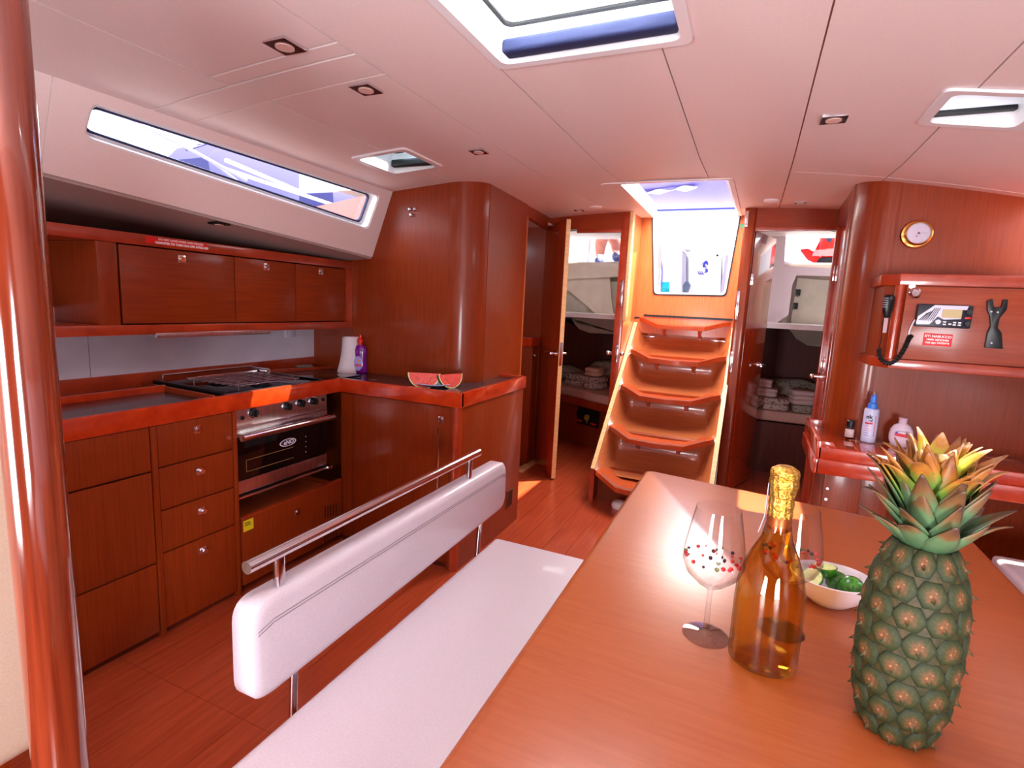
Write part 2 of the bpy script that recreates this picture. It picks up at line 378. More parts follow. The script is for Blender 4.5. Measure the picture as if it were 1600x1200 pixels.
struct('trim_9', B().box((-.135, YA-.03, 0), (-.055, YA+.03, 2.175), .016, 3), wood_v)      # rounded post right of the steps
struct('trim_10', B().box((.47, YA-.02, 0), (.505, YA+.03, 2.04), .004), fascia_r)
# chrome lamps/hinge strips let into the posts
for nm, (px, z0, z1), xx in (('post_plate', (0, 1.18, 1.44), -.133), ):
    pass
def plate(x0, x1, y0, y1, z0, z1, label):
    tag(obj('hinge_plate', B().box((x0, y0, z0), (x1, y1, z1), .002), chrome), label, 'hinge')
z0 = W(1158, 500, y=YA-.03).z; z1 = W(1163, 455, y=YA-.03).z
plate(-.128, -.108, YA-.037, YA-.031, z0, z1, 'upper chrome strip on the round post right of the steps')
plate(-.128, -.108, YA-.037, YA-.031, 2.03, 2.14, 'chrome strip at the very top of the round post right of the steps')
z0 = W(1147, 582, y=YA-.03).z; z1 = W(1152, 550, y=YA-.03).z
plate(-.128, -.108, YA-.037, YA-.031, z0, z1, 'lower chrome strip on the round post right of the steps')
z0 = W(968, 478, y=YA-.02).z; z1 = W(972, 438, y=YA-.02).z
plate(-1.0, -.978, YA-.026, YA-.02, z0, z1, 'upper chrome strike plate on the red post left of the steps')
lk = thing('door_lock', (-.99, YA-.03, .95), 'lower chrome door lock and knobs on the red post left of the steps', 'lock')
z0 = W(958, 552, y=YA-.02).z
obj('plate', B().box((-1.0, YA-.028, z0-.07), (-.98, YA-.02, z0+.07), .002), chrome, lk)
obj('knob', B().cyl((-1.03, YA-.02, z0), (-1.05, YA-.02, z0), .014).ell((-1.06, YA-.02, z0), .02), chrome, lk)
obj('knob', B().cyl((-.965, YA-.02, z0), (-.95, YA-.02, z0), .014).ell((-.945, YA-.02, z0), .02), chrome, lk)
# companionway recess side walls and back bulkhead with the opening
YC = 4.8
struct('wall_recess_left', B().box((-1.0, YA+.03, 0), (-.965, YC+.02, 2.2)), wood_pale)
struct('wall_recess_right', B().box((-.12, YA+.03, 0), (-.085, YC+.02, 2.2)), wood_pale)
oc = [W(1021, 330, y=YC), W(1157, 330, y=YC), W(1133, 461, y=YC), W(1023, 459, y=YC)]
zb = 1.20
b = B()
b.face([(-.98, YC, zb), (oc[3].x, YC, zb), oc[3], oc[0], (-.98, YC, oc[0].z)])
b.face([(oc[3].x, YC, zb), (oc[2].x, YC, zb), oc[2], oc[3]])
b.face([(oc[2].x, YC, zb), (-.10, YC, zb), (-.10, YC, oc[1].z), oc[1], oc[2]])
bmesh.ops.remove_doubles(b.bm, verts=b.bm.verts, dist=1e-5)
struct('wall_companionway', b, wood_pale, solid=.03, smooth=False)
tag(obj('sticker', B().box((-.172, YC-.018, 2.09), (-.145, YC-.0155, 2.12)), green_st), 'tiny green and white sticker right of the companionway opening', 'sticker')
# white frame of the companionway (roof lip, lining and lower rounded sill)
fl_, fr_ = Vector((-.774, 3.12, 0)), Vector((-.20, 3.12, 0)); bl, br = Vector((-.868, 4.83, 0)), Vector((-.196, 4.83, 0))
def Z(v, dz): return Vector((v.x, v.y, cz(v.x, v.y)+dz))
hx0, hx1, hy0, hy1 = HATCH['comp']
def upath(pts, r=.035, n=5):
    """open path with rounded inner corners"""
    pts = [Vector(p) for p in pts]; out = [pts[0]]
    for a, b_, c in zip(pts, pts[1:], pts[2:]):
        p = b_+(a-b_).normalized()*r; q = b_+(c-b_).normalized()*r
        for j in range(n+1): t = j/n; out.append(p*(1-t)**2+b_*2*t*(1-t)+q*t*t)
    return out+[pts[-1]]
inner = [bl, fl_, fr_, br]
outer = [Vector((hx0-.008, 4.83, 0)), Vector((hx0-.008, hy0-.012, 0)), Vector((hx1+.008, hy0-.012, 0)), Vector((hx1+.008, 4.83, 0))]
def zz(pts, dz): return [Z(v, dz) for v in upath(pts)]
cw = struct('trim_12', B().loops([zz(inner, -.006), zz(inner, .11)], closed=False), gel, solid=.012)
obj('lip', B().loops([zz(outer, -.002), zz(inner, -.002)], closed=False), vinyl, cw, solid=.006)
io = [Vector((p.x, YC-.018, p.z)) for p in (oc[0], oc[3], oc[2], oc[1])]
def ins(d, dy): 
    a, b_, c, e = io; return upath([(a.x+d, a.y+dy, a.z), (b_.x+d, b_.y+dy, b_.z+d), (c.x-d, c.y+dy, c.z+d), (e.x-d, e.y+dy, e.z)])
obj('sill', B().loops([ins(-.002, 0), ins(.012, -.003), ins(.016, .09)], closed=False), gel, cw, solid=.004)
obj('gasket', B().loops([ins(-.012, .0), ins(0, .0)], closed=False), rubber, cw, solid=.004)
# ------------------------------------------------------------------ hatches in the ceiling
def hatch(key, label, blind=None, glassm=glass_w):
    x0, x1, y0, y1 = HATCH[key]; xc, yc = (x0+x1)/2, (y0+y1)/2
    t = thing('deck_hatch', (xc, yc, cz(xc, yc)), label, 'hatch')
    def ZZ(dx, dz, r): return rloop([(x, y, cz(x, y)+dz) for x, y in ((x0+dx, y0+dx), (x1-dx, y0+dx), (x1-dx, y1-dx), (x0+dx, y1-dx))], r)
    obj('frame', B().loops([ZZ(-.012, .0, .03), ZZ(-.012, -.008, .03), ZZ(.014, -.008, .03), ZZ(.016, .11, .03), ZZ(.03, .12, .03)]), gel, t)
    obj('gasket', B().loops([ZZ(.020, .085, .03), ZZ(.034, .085, .03), ZZ(.034, .095, .03)]), rubber, t)
    obj('pane', B().face(ZZ(.016, .105, .03)), glassm, t)
    return t
h1 = hatch('big', 'large white framed ceiling hatch above the middle of the saloon')
x0, x1, y0, y1 = HATCH['big']
obj('blind', B().box((x0+.03, y1-.07, 2.078), (x1-.02, y1-.02, 2.115), .012, 3), navy, h1)
shd = mat('sun_screen_cloth', (240, 240, 246), .9); tn_ = shd.node_tree; tr_ = tn_.nodes.new('ShaderNodeBsdfTranslucent'); ms_ = tn_.nodes.new('ShaderNodeMixShader'); ms_.inputs[0].default_value = .75
tn_.links.new(tn_.nodes['Principled BSDF'].outputs[0], ms_.inputs[1]); tn_.links.new(tr_.outputs[0], ms_.inputs[2]); tn_.links.new(ms_.outputs[0], tn_.nodes['Material Output'].inputs[0])
obj('sun_screen', B().box((x0+.02, y0+.02, 2.168), (x1-.02, y1-.02, 2.171)), shd, h1)  # added translucent sheet, keeps direct sun from falling through the big hatch
h2 = hatch('left', 'small ceiling hatch above the galley with a pale teal pane', glassm=glass_tint)
x0, x1, y0, y1 = HATCH['left']
obj('blind', B().box((x0+.02, y1-.055, 2.045), (x1-.02, y1-.02, 2.08), .01, 3), rubber, h2)
obj('handle', B().cyl((x0+.15, y0+.03, 2.10), (x0+.19, y0+.03, 2.10), .012).box((x0+.16, y0+.02, 2.09), (x0+.18, y0+.07, 2.10), .003), blk, h2)
h3 = hatch('right', 'wide white ceiling hatch at the right edge, above the chart table')
x0, x1, y0, y1 = HATCH['right']
obj('blind', B().box((x0+.02, y1-.04, 2.02), (x1-.02, y1-.018, 2.035), .004, 2), rubber, h3)
for k in range(4):
    xx = x0+.055+k*.085
    obj('sticker', B().box((xx-.018, y0+.018, 2.06), (xx+.018, y0+.0195, 2.066)).box((xx-.03, y0+.018, 2.048), (xx+.03, y0+.0195, 2.054)), red_ink, h3)
# ------------------------------------------------------------------ ceiling downlights
def downlight(px, py, label, small=1):
    p = WC(px, py); z = p.z; s = .036*small
    t = thing('downlight', (p.x, p.y, z), label, 'light', 'square downlights let into the ceiling')
    b = B(); b.loops([rloop(rect(p.x-s, p.x+s, p.y-s, p.y+s, z+.004), .004, 0, (0, 0, 0), 2), rloop(rect(p.x-s, p.x+s, p.y-s, p.y+s, z-.006), .004, 0, (0, 0, 0), 2), rloop(rect(p.x-s, p.x+s, p.y-s, p.y+s, z-.006), .004, .005, (0, 0, 0), 2)], False, False)
    obj('frame', b, chrome, t)
    obj('bezel', B().box((p.x-s+.004, p.y-s+.004, z-.006), (p.x+s-.004, p.y+s-.004, z-.002)), mat('downlight_bezel', (84, 40, 34), .2, .8), t)
    obj('lamp_glass', B().cyl((p.x, p.y, z-.009), (p.x, p.y, z-.003), s*.62, n=20), lamp_face, t)
downlight(445, 70, 'square downlight highest in the left half of the ceiling', 1.12)
downlight(572, 138, 'square downlight above the long galley window, second from the top', 1.1)
downlight(748, 236, 'small square downlight between the galley hatch and the large hatch')
downlight(1303, 185, 'square downlight left of the right-hand hatch', 1.05)
downlight(905, 328, 'square downlight just above the open cabin door')
downlight(1251, 316, 'square downlight above the right cabin doorway')
uA, uB, uC = Vector((sx(1.71), 1.505, 1.71)), Vector((sx(1.64), 2.64, 1.64)), Vector((-2.8, 2.66, 1.60))
p = WP(342, 343, uA, (uB-uA).cross(uC-uA)) - Vector((0, 0, .02))
t = thing('downlight', p, 'dark square downlight under the side deck above the wall cupboards', 'light', 'square downlights let into the ceiling')
obj('frame', B().box((p.x-.032, p.y-.032, p.z-.002), (p.x+.032, p.y+.032, p.z+.02), .003), blk, t)
obj('lamp_glass', B().cyl((p.x, p.y, p.z-.005), (p.x, p.y, p.z-.001), .018), lamp_face, t)
p = WC(1206, 312); tag(obj('smoke_sensor', B().lathe([(.045, .004), (.045, -.012), (.03, -.02)], (p.x, p.y, p.z), 20), white), 'small white round sensor on the ceiling right of the companionway', 'sensor')
p = WC(930, 323); tag(obj('ceiling_dome', B().lathe([(.05, .004), (.045, -.01), (.02, -.016)], (p.x, p.y, p.z), 20), vinyl), 'flat pale dome on the ceiling left of the companionway', 'vent')
# ------------------------------------------------------------------ galley
XF = -2.04      # fascia front face
ZC = .95        # fascia top
def latch(parent, p, axis, ring=True):
    """square chrome push latch; axis = outward normal"""
    p = Vector(p); a = Vector(axis); s_ = Vector((0, 0, 1)).cross(a)
    M = Matrix((s_, Vector((0, 0, 1)), a)).transposed().to_4x4(); M.translation = p
    b = B().box((-.017, -.017, -.001), (.017, .017, .003), .002).cyl((0, 0, .003), (0, 0, .006), .012, n=16)
    b.cyl((0, 0, .006), (0, 0, .010 if ring else .022), .008, .007 if ring else .010, n=16)
    return obj('latch', b.xf(M), chrome, parent)
def front_x(name, parent, y0, y1, z0, z1, xf=-2.045, th=.018, m=wood_v):
    return obj(name, B().box((xf-th, y0, z0), (xf, y1, z1), .0025), m, parent)
u1 = thing('base_cabinet', (-2.3, 1.05, 0), 'plain red wood base cabinet nearest the camera at the left end of the galley', 'cabinet')
obj('body', B().box((-2.75, .45, .0), (-2.066, 1.245, .87)), dark_in, u1)
front_x('drawer_front', u1, .46, 1.2435, .70, .872); front_x('door', u1, .46, 1.2435, .325, .693); front_x('door', u1, .46, 1.2435, .03, .318)
u2 = thing('drawer_unit', (-2.3, 1.43, 0), 'red wood drawer unit with four latches left of the oven', 'drawers')
obj('body', B().box((-2.75, 1.262, .0), (-2.066, 1.612, .87)), dark_in, u2)
obj('side_panel', B().box((-2.08, 1.247, 0), (-2.043, 1.270, .872), .002), wood_v, u2); obj('side_panel', B().box((-2.08, 1.600, 0), (-2.040, 1.618, .872), .002), wood_v, u2)
for z0, z1 in ((.706, .872), (.530, .701), (.354, .525), (.03, .349)):
    d = front_x('drawer', u2, 1.272, 1.597, z0, z1)
lz = [W(310, 671, x=-2.04), W(313, 736, x=-2.04), W(316, 798, x=-2.04), W(318, 860, x=-2.04)]
for k, (d, p) in enumerate(zip([c for c in u2.children if c.name.startswith('drawer')], lz)): latch(d, (-2.045, p.y, p.z), (1, 0, 0), k == 0)
# oven -------------------------------------------------
ov = thing('oven', (-2.3, 1.9, .38), 'gimballed steel oven with black glass door under the hob', 'oven')
y0, y1 = 1.622, 2.19; XO = -2.06
obj('body', B().box((-2.6, y0, .46), (XO-.02, y1, .87)), blk, ov)
obj('control_panel', B().box((XO-.02, y0, .79), (XO, y1, .875), .002), steel, ov)
for px, py in ((397, 645), (450, 635), (471, 630), (491, 627)):
    p = W(px, py, x=XO+.01)
    obj('knob', B().cyl((XO, p.y, p.z), (XO+.022, p.y, p.z), .020, .018, 20).box((XO+.02, p.y-.004, p.z-.018), (XO+.03, p.y+.004, p.z+.018), .002), blk, ov)
    obj('knob_ring', B().cyl((XO-.001, p.y, p.z), (XO+.004, p.y, p.z), .025, n=20), chrome, ov)
for px, py in ((378, 653), (504, 624)):
    p = W(px, py, x=XO); obj('button', B().cyl((XO, p.y, p.z), (XO+.006, p.y, p.z), .010, n=14), blk, ov)
dr = obj('door', B().box((XO-.018, y0+.004, .545), (XO+.004, y1-.004, .745), .002), dkglass, ov)
obj('door_rail', B().box((XO-.018, y0+.002, .747), (XO+.006, y1-.002, .785), .004), steel, ov)
hb = obj('handle', B().tube([(XO+.045, y0+.0+k*(y1-y0)/10, .752+.0*k) for k in range(11)], .017, 14), chrome, ov)
obj('handle_bracket', B().box((XO, y0+.03, .742), (XO+.045, y0+.055, .760), .003).box((XO, y1-.055, .742), (XO+.045, y1-.03, .760), .003), chrome, ov)
obj('rail', B().box((XO-.01, y0, .787), (XO+.008, y1, .793), .002), chrome, ov)
obj('lower_panel', B().box((XO-.018, y0+.004, .478), (XO+.002, y1-.004, .540), .003), steel, ov)
obj('bottom_bar', B().cyl((XO+.008, y0, .462), (XO+.008, y1, .462), .008, n=10), chrome, ov)
obj('catch', B().box((XO+.0, y1-.02, .455), (XO+.03, y1+.012, .475), .003), chrome, ov)
obj('window_frame', B().box((XO+.004, y0+.05, .575), (XO+.0055, y0+.33, .577)).box((XO+.004, y0+.05, .63), (XO+.0055, y0+.33, .632)).box((XO+.004, y0+.05, .575), (XO+.0055, y0+.052, .632)), mat('oven_light_trim', (150, 120, 70), .4), dr)
p = W(450, 691, x=XO+.005)
b = B(); b.loops([[(XO+.0055, p.y+.052*s_*math.cos(a)+.0*s_, p.z+.019*s_*math.sin(a)) for a in [2*PI*k/28 for k in range(28)]] for s_ in (1.0, .86)])
obj('logo', b, wht_ink, dr)
b = B(); b.prism([(XO+.0052, p.y+.045*math.cos(a), p.z+.0165*math.sin(a)) for a in [2*PI*k/28 for k in range(28)]], (.0004, 0, 0)); obj('logo', b, mat('logo_blue', (30, 26, 96), .4), dr)
text('lettering', 'eNO', .030, (XO+.0062, p.y+.004, p.z), (0, 1, 0), (0, 0, 1), wht_ink, dr, bold=.0006)
for k in range(4): 
    q = W(478, 682+k*8, x=XO+.005); obj('mark', B().box((XO+.004, q.y-.0025, q.z-.0025), (XO+.0055, q.y+.0025, q.z+.0025)), silver, dr)
# open drawer under the oven -------------------------------
od = thing('base_cabinet', (-2.05, 1.94, 0), 'red wood drawer front below the oven with a yellow sticker on its corner', 'cabinet')
XD = -2.036
p0, p1 = W(378, 810, x=XD), W(534, 750, x=XD); zt = (p0.z+p1.z)/2
fp = obj('drawer_front', B().box((XD-.02, p0.y, .04), (XD, p1.y, zt), .003), wood_v, od)
obj('top_edge', B().box((XD-.021, p0.y, zt-.001), (XD+.001, p1.y, zt+.004), .001), fascia_r, od)
obj('side_panel', B().box((-2.5, p0.y+.02, .1), (XD-.02, p0.y+.035, zt-.015)), wood_h, od); obj('side_panel', B().box((-2.5, p1.y-.035, .1), (XD-.02, p1.y-.02, zt-.015)), wood_h, od)
obj('shelf_board', B().box((-2.5, p0.y+.035, zt-.05), (XD-.02, p1.y-.035, zt-.035)), tread_m, od)
q = W(464, 800, x=XD); latch(fp, (XD, q.y, q.z), (1, 0, 0))
q0, q1 = W(380, 815, x=XD), W(396, 822, x=XD); st = obj('sticker', B().box((XD, q0.y, q1.z-.01), (XD+.001, q1.y, q0.z+.0), 0), ylw, fp)
for k in range(3): obj('ink_line', B().box((XD+.001, q0.y+.006, q0.z-.012-k*.007), (XD+.0015, q1.y-.02+.004*k, q0.z-.009-k*.007)), blk_ink, st)
for row in range(2):
    for k in range(5):
        q = W(508+k*4.3, 800+row*38-k*1.2, x=XD); obj('vent_slot', B().box((XD-.001, q.y-.003, q.z-.034), (XD+.0012, q.y+.003, q.z+.034)), mat('slot_black', (8, 3, 2), .8), fp)
# peninsula -----------------------------------------------
pn = thing('peninsula_cabinet', (-1.65, 2.68, 0), 'red wood peninsula cabinet at the end of the galley with a tall door handle', 'cabinet')
obj('body', B().box((-2.05, 2.30, 0), (-1.30, 3.08, .87)), dark_in, pn)
obj('side_panel', B().box((-1.305, 2.288, 0), (-1.283, 3.085, .876), .003), wood_v, pn)
b = B(); b.loops([[(x, y, z) for x, y in arc(-1.315, 2.302, .032, -PI/2, 0, 8)] for z in (0, .876)], closed=False); obj('corner_trim', b, fascia_r, pn, solid=.004)
b = B(); b.box((-2.05, 2.29, .03), (-1.345, 2.306, .868), .003); pdoor = obj('door', b, wood_v, pn)
obj('frame_strip', B().box((-1.345, 2.284, 0), (-1.315, 2.302, .876), .002), wood_v, pn)
obj('joint_line', B().box((-1.965, 2.2885, .03), (-1.962, 2.2905, .868)), mat('joint_dark', (50, 14, 6), .6), pdoor)
q = W(689, 656, y=2.285); latch(pdoor, (q.x, 2.29, q.z), (0, -1, 0))
q0, q1 = W(685, 670, y=2.26), W(684, 770, y=2.26)
obj('handle', B().cyl((q0.x, 2.265, q0.z), (q0.x, 2.265, q1.z), .006, n=10).cyl((q0.x, 2.265, q0.z-.03), (q0.x, 2.29, q0.z-.03), .004, n=8).cyl((q0.x, 2.265, q1.z+.03), (q0.x, 2.29, q1.z+.03), .004, n=8), chrome, pdoor)
# small vents/sockets low on the end panel
n1 = WP(805, 790, (-1.283, 0, 0), (1, 0, 0))
vg = obj('vent_grille', B().box((-1.284, 2.90, .13), (-1.278, 2.985, .25), .002), mat('grille_brown', (110, 60, 44), .4), pn)
for k in range(6): obj('slat', B().box((-1.279, 2.907+.0125*k, .14), (-1.2765, 2.913+.0125*k, .24)), mat('slat_dark', (60, 24, 16), .5), vg)
# worktop --------------------------------------------------
wt = thing('worktop', (-2.2, 2.0, .88), 'charcoal L-shaped worktop with an orange-red wooden edge', 'worktop')
obj('surface', B().prism([(-2.75, .45, .915), (-2.05, .45, .915), (-2.05, 2.31, .915), (-1.29, 2.31, .915), (-1.29, 3.08, .915), (-1.45, 3.08, .915), (-1.5, YB+.02, .915), (-2.75, YB, .915)], (0, 0, .018)), laminate, wt)
obj('edge_fascia', B().prism([(XF, .45, .874), (XF, 2.298, .874), (XF-.026, 2.298, .874), (XF-.026, .45, .874)], (0, 0, ZC-.874), .004), fascia_m, wt)
obj('edge_fascia', B().prism([(XF-.02, 2.27, .874), (-1.272, 2.27, .874), (-1.272, 2.296, .874), (XF-.02, 2.296, .874)], (0, 0, ZC-.874), .004), fascia_m, wt)
obj('edge_fascia', B().prism([(-1.272, 2.272, .876), (-1.272, 3.10, .876), (-1.298, 3.10, .876), (-1.298, 2.272, .876)], (0, 0, ZC-.876), .004), fascia_m, wt)
obj('edge_fascia', B().prism([(-1.29, 3.10, .90), (-1.455, 3.095, .90), (-1.455, 3.075, .90), (-1.29, 3.08, .90)], (0, 0, .052), .004), fascia_m, wt)
obj('back_ledge', B().box((-2.60, .45, .932), (-2.575, YB-.01, 1.0), .003), fascia_r, wt)
q = W(92, 622, z=.955); obj('divider_rail', B().box((-2.42, .45, .932), (-2.40, 1.545, .962), .004), fascia_m, wt)
obj('divider_board', B().prism([(-2.57, 1.545, .925), (-2.06, 1.520, .925), (-2.06, 1.534, .925), (-2.57, 1.560, .925)], (0, 0, .03), .003), wood_x, wt)
q0, q1 = W(430, 580, z=.95), W(532, 565, z=.95)
obj('divider_rail', B().prism([(-2.57, 2.20, .93), (-2.555, 2.20, .93), (-2.43, 2.64, .93), (-2.445, 2.645, .93)], (0, 0, .022), .003), fascia_r, wt)
obj('mark', B().box((-1.98, 2.43, .9335), (-1.93, 2.437, .9342)).box((-1.96, 2.445, .9335), (-1.93, 2.451, .9342)), silver, wt)
# hob ------------------------------------------------------
hob = thing('hob', (-2.3, 1.9, .93), 'black glass-lidded hob with steel rack set into the worktop above the oven', 'hob')
obj('tray', B().box((-2.55, 1.60, .934), (-2.08, 2.16, .942), .003), dkglass, hob)
obj('rim', B().loops([rloop(rect(-2.555, -2.066, 1.59, 2.19, .950), .01), rloop(rect(-2.555, -2.066, 1.59, 2.19, .950), .01, .008), rloop(rect(-2.555, -2.066, 1.59, 2.19, .940), .01, .008)]), steel, hob)
obj('left_edge', B().prism([(-2.56, 1.585, .935), (-2.08, 1.575, .935), (-2.08, 1.595, .935), (-2.56, 1.612, .935)], (0, 0, .028), .004), blk, hob)
obj('fiddle_rail', B().cyl((-2.54, 1.62, .985), (-2.54, 2.12, .985), .005, n=8).cyl((-2.54, 1.62, .94), (-2.54, 1.62, .985), .005, n=8), chrome, hob)
obj('fiddle_clamp', B().box((-2.55, 2.10, .94), (-2.40, 2.12, .985), .004), chrome, hob)
gr = B()
for k in range(8): gr.cyl((-2.46+.045*k, 1.70, .962), (-2.46+.045*k, 2.08, .962), .003, n=6)
for k in range(5): gr.cyl((-2.47, 1.72+.085*k, .962), (-2.13, 1.72+.085*k, .962), .003, n=6)
for x_ in (-2.46, -2.15):
    for y_ in (1.72, 2.06): gr.cyl((x_, y_, .94), (x_, y_, .962), .003, n=6)
obj('pan_rack', gr, steel, hob)
obj('rack_bar', B().box((-2.475, 1.69, .96), (-2.463, 2.09, .972), .002), chrome, hob)
for cx, cy in ((-2.37, 1.79), (-2.37, 2.0), (-2.19, 1.88)):
    obj('burner', B().lathe([(.05, 0), (.05, .006), (.036, .008), (.036, .015), (.03, .018)], (cx, cy, .942), 20), blk, hob)
lid = obj('glass_lid', B().prism([(-2.54, 2.19, .936), (-2.06, 2.175, .936), (-2.055, 2.47, .936), (-2.43, 2.22, .936)], (0, 0, .012), .003), dkglass, hob)
# backsplash -----------------------------------------------
bs = struct('wall_backsplash', B().box((-2.62, .45, .99), (-2.585, 1.34, 1.30)), splash)
obj('panel', B().box((-2.62, 1.343, .99), (-2.585, YB-.003, 1.30)), splash, bs)
tag(obj('wall_socket', B().box((-2.585, 2.40, 1.13), (-2.578, 2.475, 1.19), .003).box((-2.579, 2.425, 1.14), (-2.576, 2.465, 1.18), .002), splash), 'flush white socket cover at the right end of the splashback', 'socket')
# upper cupboards --------------------------------------------
XU = -2.27
uc = thing('wall_cupboard', (-2.4, 1.7, 1.2), 'long red wood wall cupboard with three flaps and an open end shelf', 'cupboard')
obj('back_panel', B().box((-2.75, .4, 1.22), (-2.72, YB, 1.6)), dark_in, uc)
obj('bottom_board', B().box((-2.72, .4, 1.203), (XU-.0, YB-.002, 1.244), .003), fascia_r, uc)
obj('top_board', B().box((-2.72, .4, 1.562), (XU-.0, YB-.002, 1.607), .003), fascia_r, uc)
obj('end_panel', B().box((-2.72, 2.585, 1.244), (XU-.002, YB-.002, 1.562), .002), fascia_r, uc)
obj('divider', B().box((-2.72, 1.228, 1.244), (XU-.004, 1.30, 1.562), .004), wood_v, uc)
b = B(); b.loops([[(x, y, z) for x, y in arc(-2.40, 1.228, .13, -PI/2, 0, 8)] for z in (1.244, 1.562)], closed=False); 
for y0, y1, lx, ly in ((1.308, 1.815, 285, 405), (1.820, 2.188, 417, 417), (2.193, 2.580, 502, 424)):
    f_ = obj('flap', B().box((XU-.022, y0, 1.249), (XU-.004, y1, 1.557), .002), wood_h, uc)
    p = W(lx, ly, x=XU); latch(f_, (XU-.004, p.y, p.z), (1, 0, 0))
stk = obj('sticker', B().prism([W(227, 369, x=XU+.001), W(323, 381, x=XU+.001), W(323, 390, x=XU+.001), W(228, 379, x=XU+.001)], (.0006, 0, 0)), red_st, uc)
q = W(284, 378.5, x=XU+.002); text('lettering', 'DO NOT LEAVE WHEN UNATTENDED', .0115, q, (0, 1, 0), (0, 0, 1), wht_ink, stk, bold=.0002)
q = W(286, 384, x=XU+.002); text('lettering', 'REMEMBER TO TURN GAS OFF AFTER USE', .0125, q, (0, 1, 0), (0, 0, 1), wht_ink, stk, bold=.0006)
tag(obj('strip_lamp', B().box((-2.32, 1.428, 1.187), (-2.262, 2.008, 1.209), .003), steel), 'slim metal strip lamp under the wall cupboard', 'lamp')
p = W(645, 330, y=YB-.02)
for k, (px, py) in enumerate(((641, 327), (649, 327), (643, 336))):
    p = W(px, py, y=YB-.016); tag(obj('coat_peg', B().lathe([(.010, 0), (.010, .012), (.006, .016)], (p.x, YB-.015, p.z), 14, (0, -1, 0)), chrome), ('upper left', 'upper right', 'lower')[k]+' of three small metal studs on the galley bulkhead', 'stud', 'studs on the galley bulkhead')
# ------------------------------------------------------------------ things on the worktop
p = W(563, 579, y=2.595); p.z = .934
dt = thing('washing_up_bottle', p, 'purple washing-up liquid bottle with a red cap in the corner of the worktop', 'bottle')
purple = mat('purple_liquid_plastic', (122, 10, 140), .15, coat=.5, spec=.6)
def oval(w, d, z, c, rot=0, n=20): return [(c[0]+w*math.cos(2*PI*i/n)*math.cos(rot)-d*math.sin(2*PI*i/n)*math.sin(rot), c[1]+w*math.cos(2*PI*i/n)*math.sin(rot)+d*math.sin(2*PI*i/n)*math.cos(rot), c[2]+z) for i in range(n)]
rt = .35
obj('body', B().loops([oval(w, d, z, p, rt) for w, d, z in ((.036, .02, 0), (.042, .024, .006), (.040, .024, .05), (.036, .022, .09), (.040, .023, .125), (.040, .022, .145), (.03, .018, .165), (.013, .013, .175))], True, True), purple, dt)
obj('cap', B().lathe([(.014, .173), (.014, .19), (.02, .192), (.019, .205), (.010, .215), (.008, .235)], p, 16), redm, dt)
ux = Vector((math.cos(rt), math.sin(rt), 0)); un = Vector((math.sin(rt), -math.cos(rt), 0))
lb = [p+ux*(.026*math.cos(a)-.006)+Vector((0, 0, .062+.045*math.sin(a)))+un*.0245 for a in [2*PI*k/20 for k in range(20)]]
lab = obj('label', B().prism(lb, un*.001), mat('lilac_label', (170, 160, 230), .4), dt)
text('lettering', 'oloy', .024, p+ux*-.006+Vector((0, 0, .052))+un*.0262, ux, (0, 0, 1), red_ink, lab, bold=.0012)
obj('emblem', B().lathe([(.008, 0), (.008, .0008)], p+ux*-.002+Vector((0, 0, .078))+un*.0257, 12, un), mat('orange_ink', (240, 150, 30), .5), lab)
p = W(545, 574, y=2.575); p.z = .934
ph = thing('paper_roll_stand', p, 'white kitchen paper roll with a loose hanging sheet beside the purple bottle', 'kitchen roll')
paper = noisy('paper_towel', (228, 216, 226), (238, 228, 236), (60, 60, 60), 3, 2, .8, 0, .1)
obj('roll', B().lathe([(.015, .0), (.046, 0), (.048, .01), (.048, .215), (.046, .22), (.015, .22)], p+Vector((.0, .02, 0)), 24), paper, ph)
def sheet(u, v):
    a = -2.2+u*1.9; r = .052+.03*(1-v)*(1-v)*(1-u) ; return p+Vector((r*math.cos(a)+.012*(1-v), r*math.sin(a)+.02-.015*(1-v)*(1-u), .006+.205*v-.02*math.sin(u*3)*(1-v)))
obj('loose_sheet', B().grid(sheet, 12, 12), paper, ph, solid=.002)
# cloths / sponge / tray on the ledge
p = W(475, 573, z=.945); tag(obj('scouring_pad', B().loops([oval(.055*s_, .034*s_, z, (p.x, p.y, .936), .9) for s_, z in ((.7, 0), (1, .004), (1, .014), (.8, .022))], True, True), noisy('speckled_fabric', (40, 34, 34), (190, 176, 160), (60, 60, 60), 4, 2, .9)), 'dark speckled oval pad on the ledge left of the folded cloth', 'pad')
p = W(503, 569, z=.945)
def cl(u, v): return Vector((p.x-.06+.12*u, p.y-.05+.20*v, .936+.018+.006*math.sin(9*u+3*v)+.01*math.sin(7*v)))
tag(obj('tea_towel', B().grid(cl, 14, 18), noisy('tea_towel_cloth', (226, 214, 220), (176, 150, 170), (40, 8, 8), 3, 1, .9, lo=.45, hi=.6), solid=.012), 'crumpled white patterned tea towel on the ledge', 'cloth')
p = W(497, 563, z=.965); tag(obj('sponge', B().box((p.x-.03, p.y-.045, .962), (p.x+.03, p.y+.045, .98), .005), mat('turquoise_sponge', (20, 170, 200), .8)), 'turquoise sponge lying on the tea towel', 'sponge')
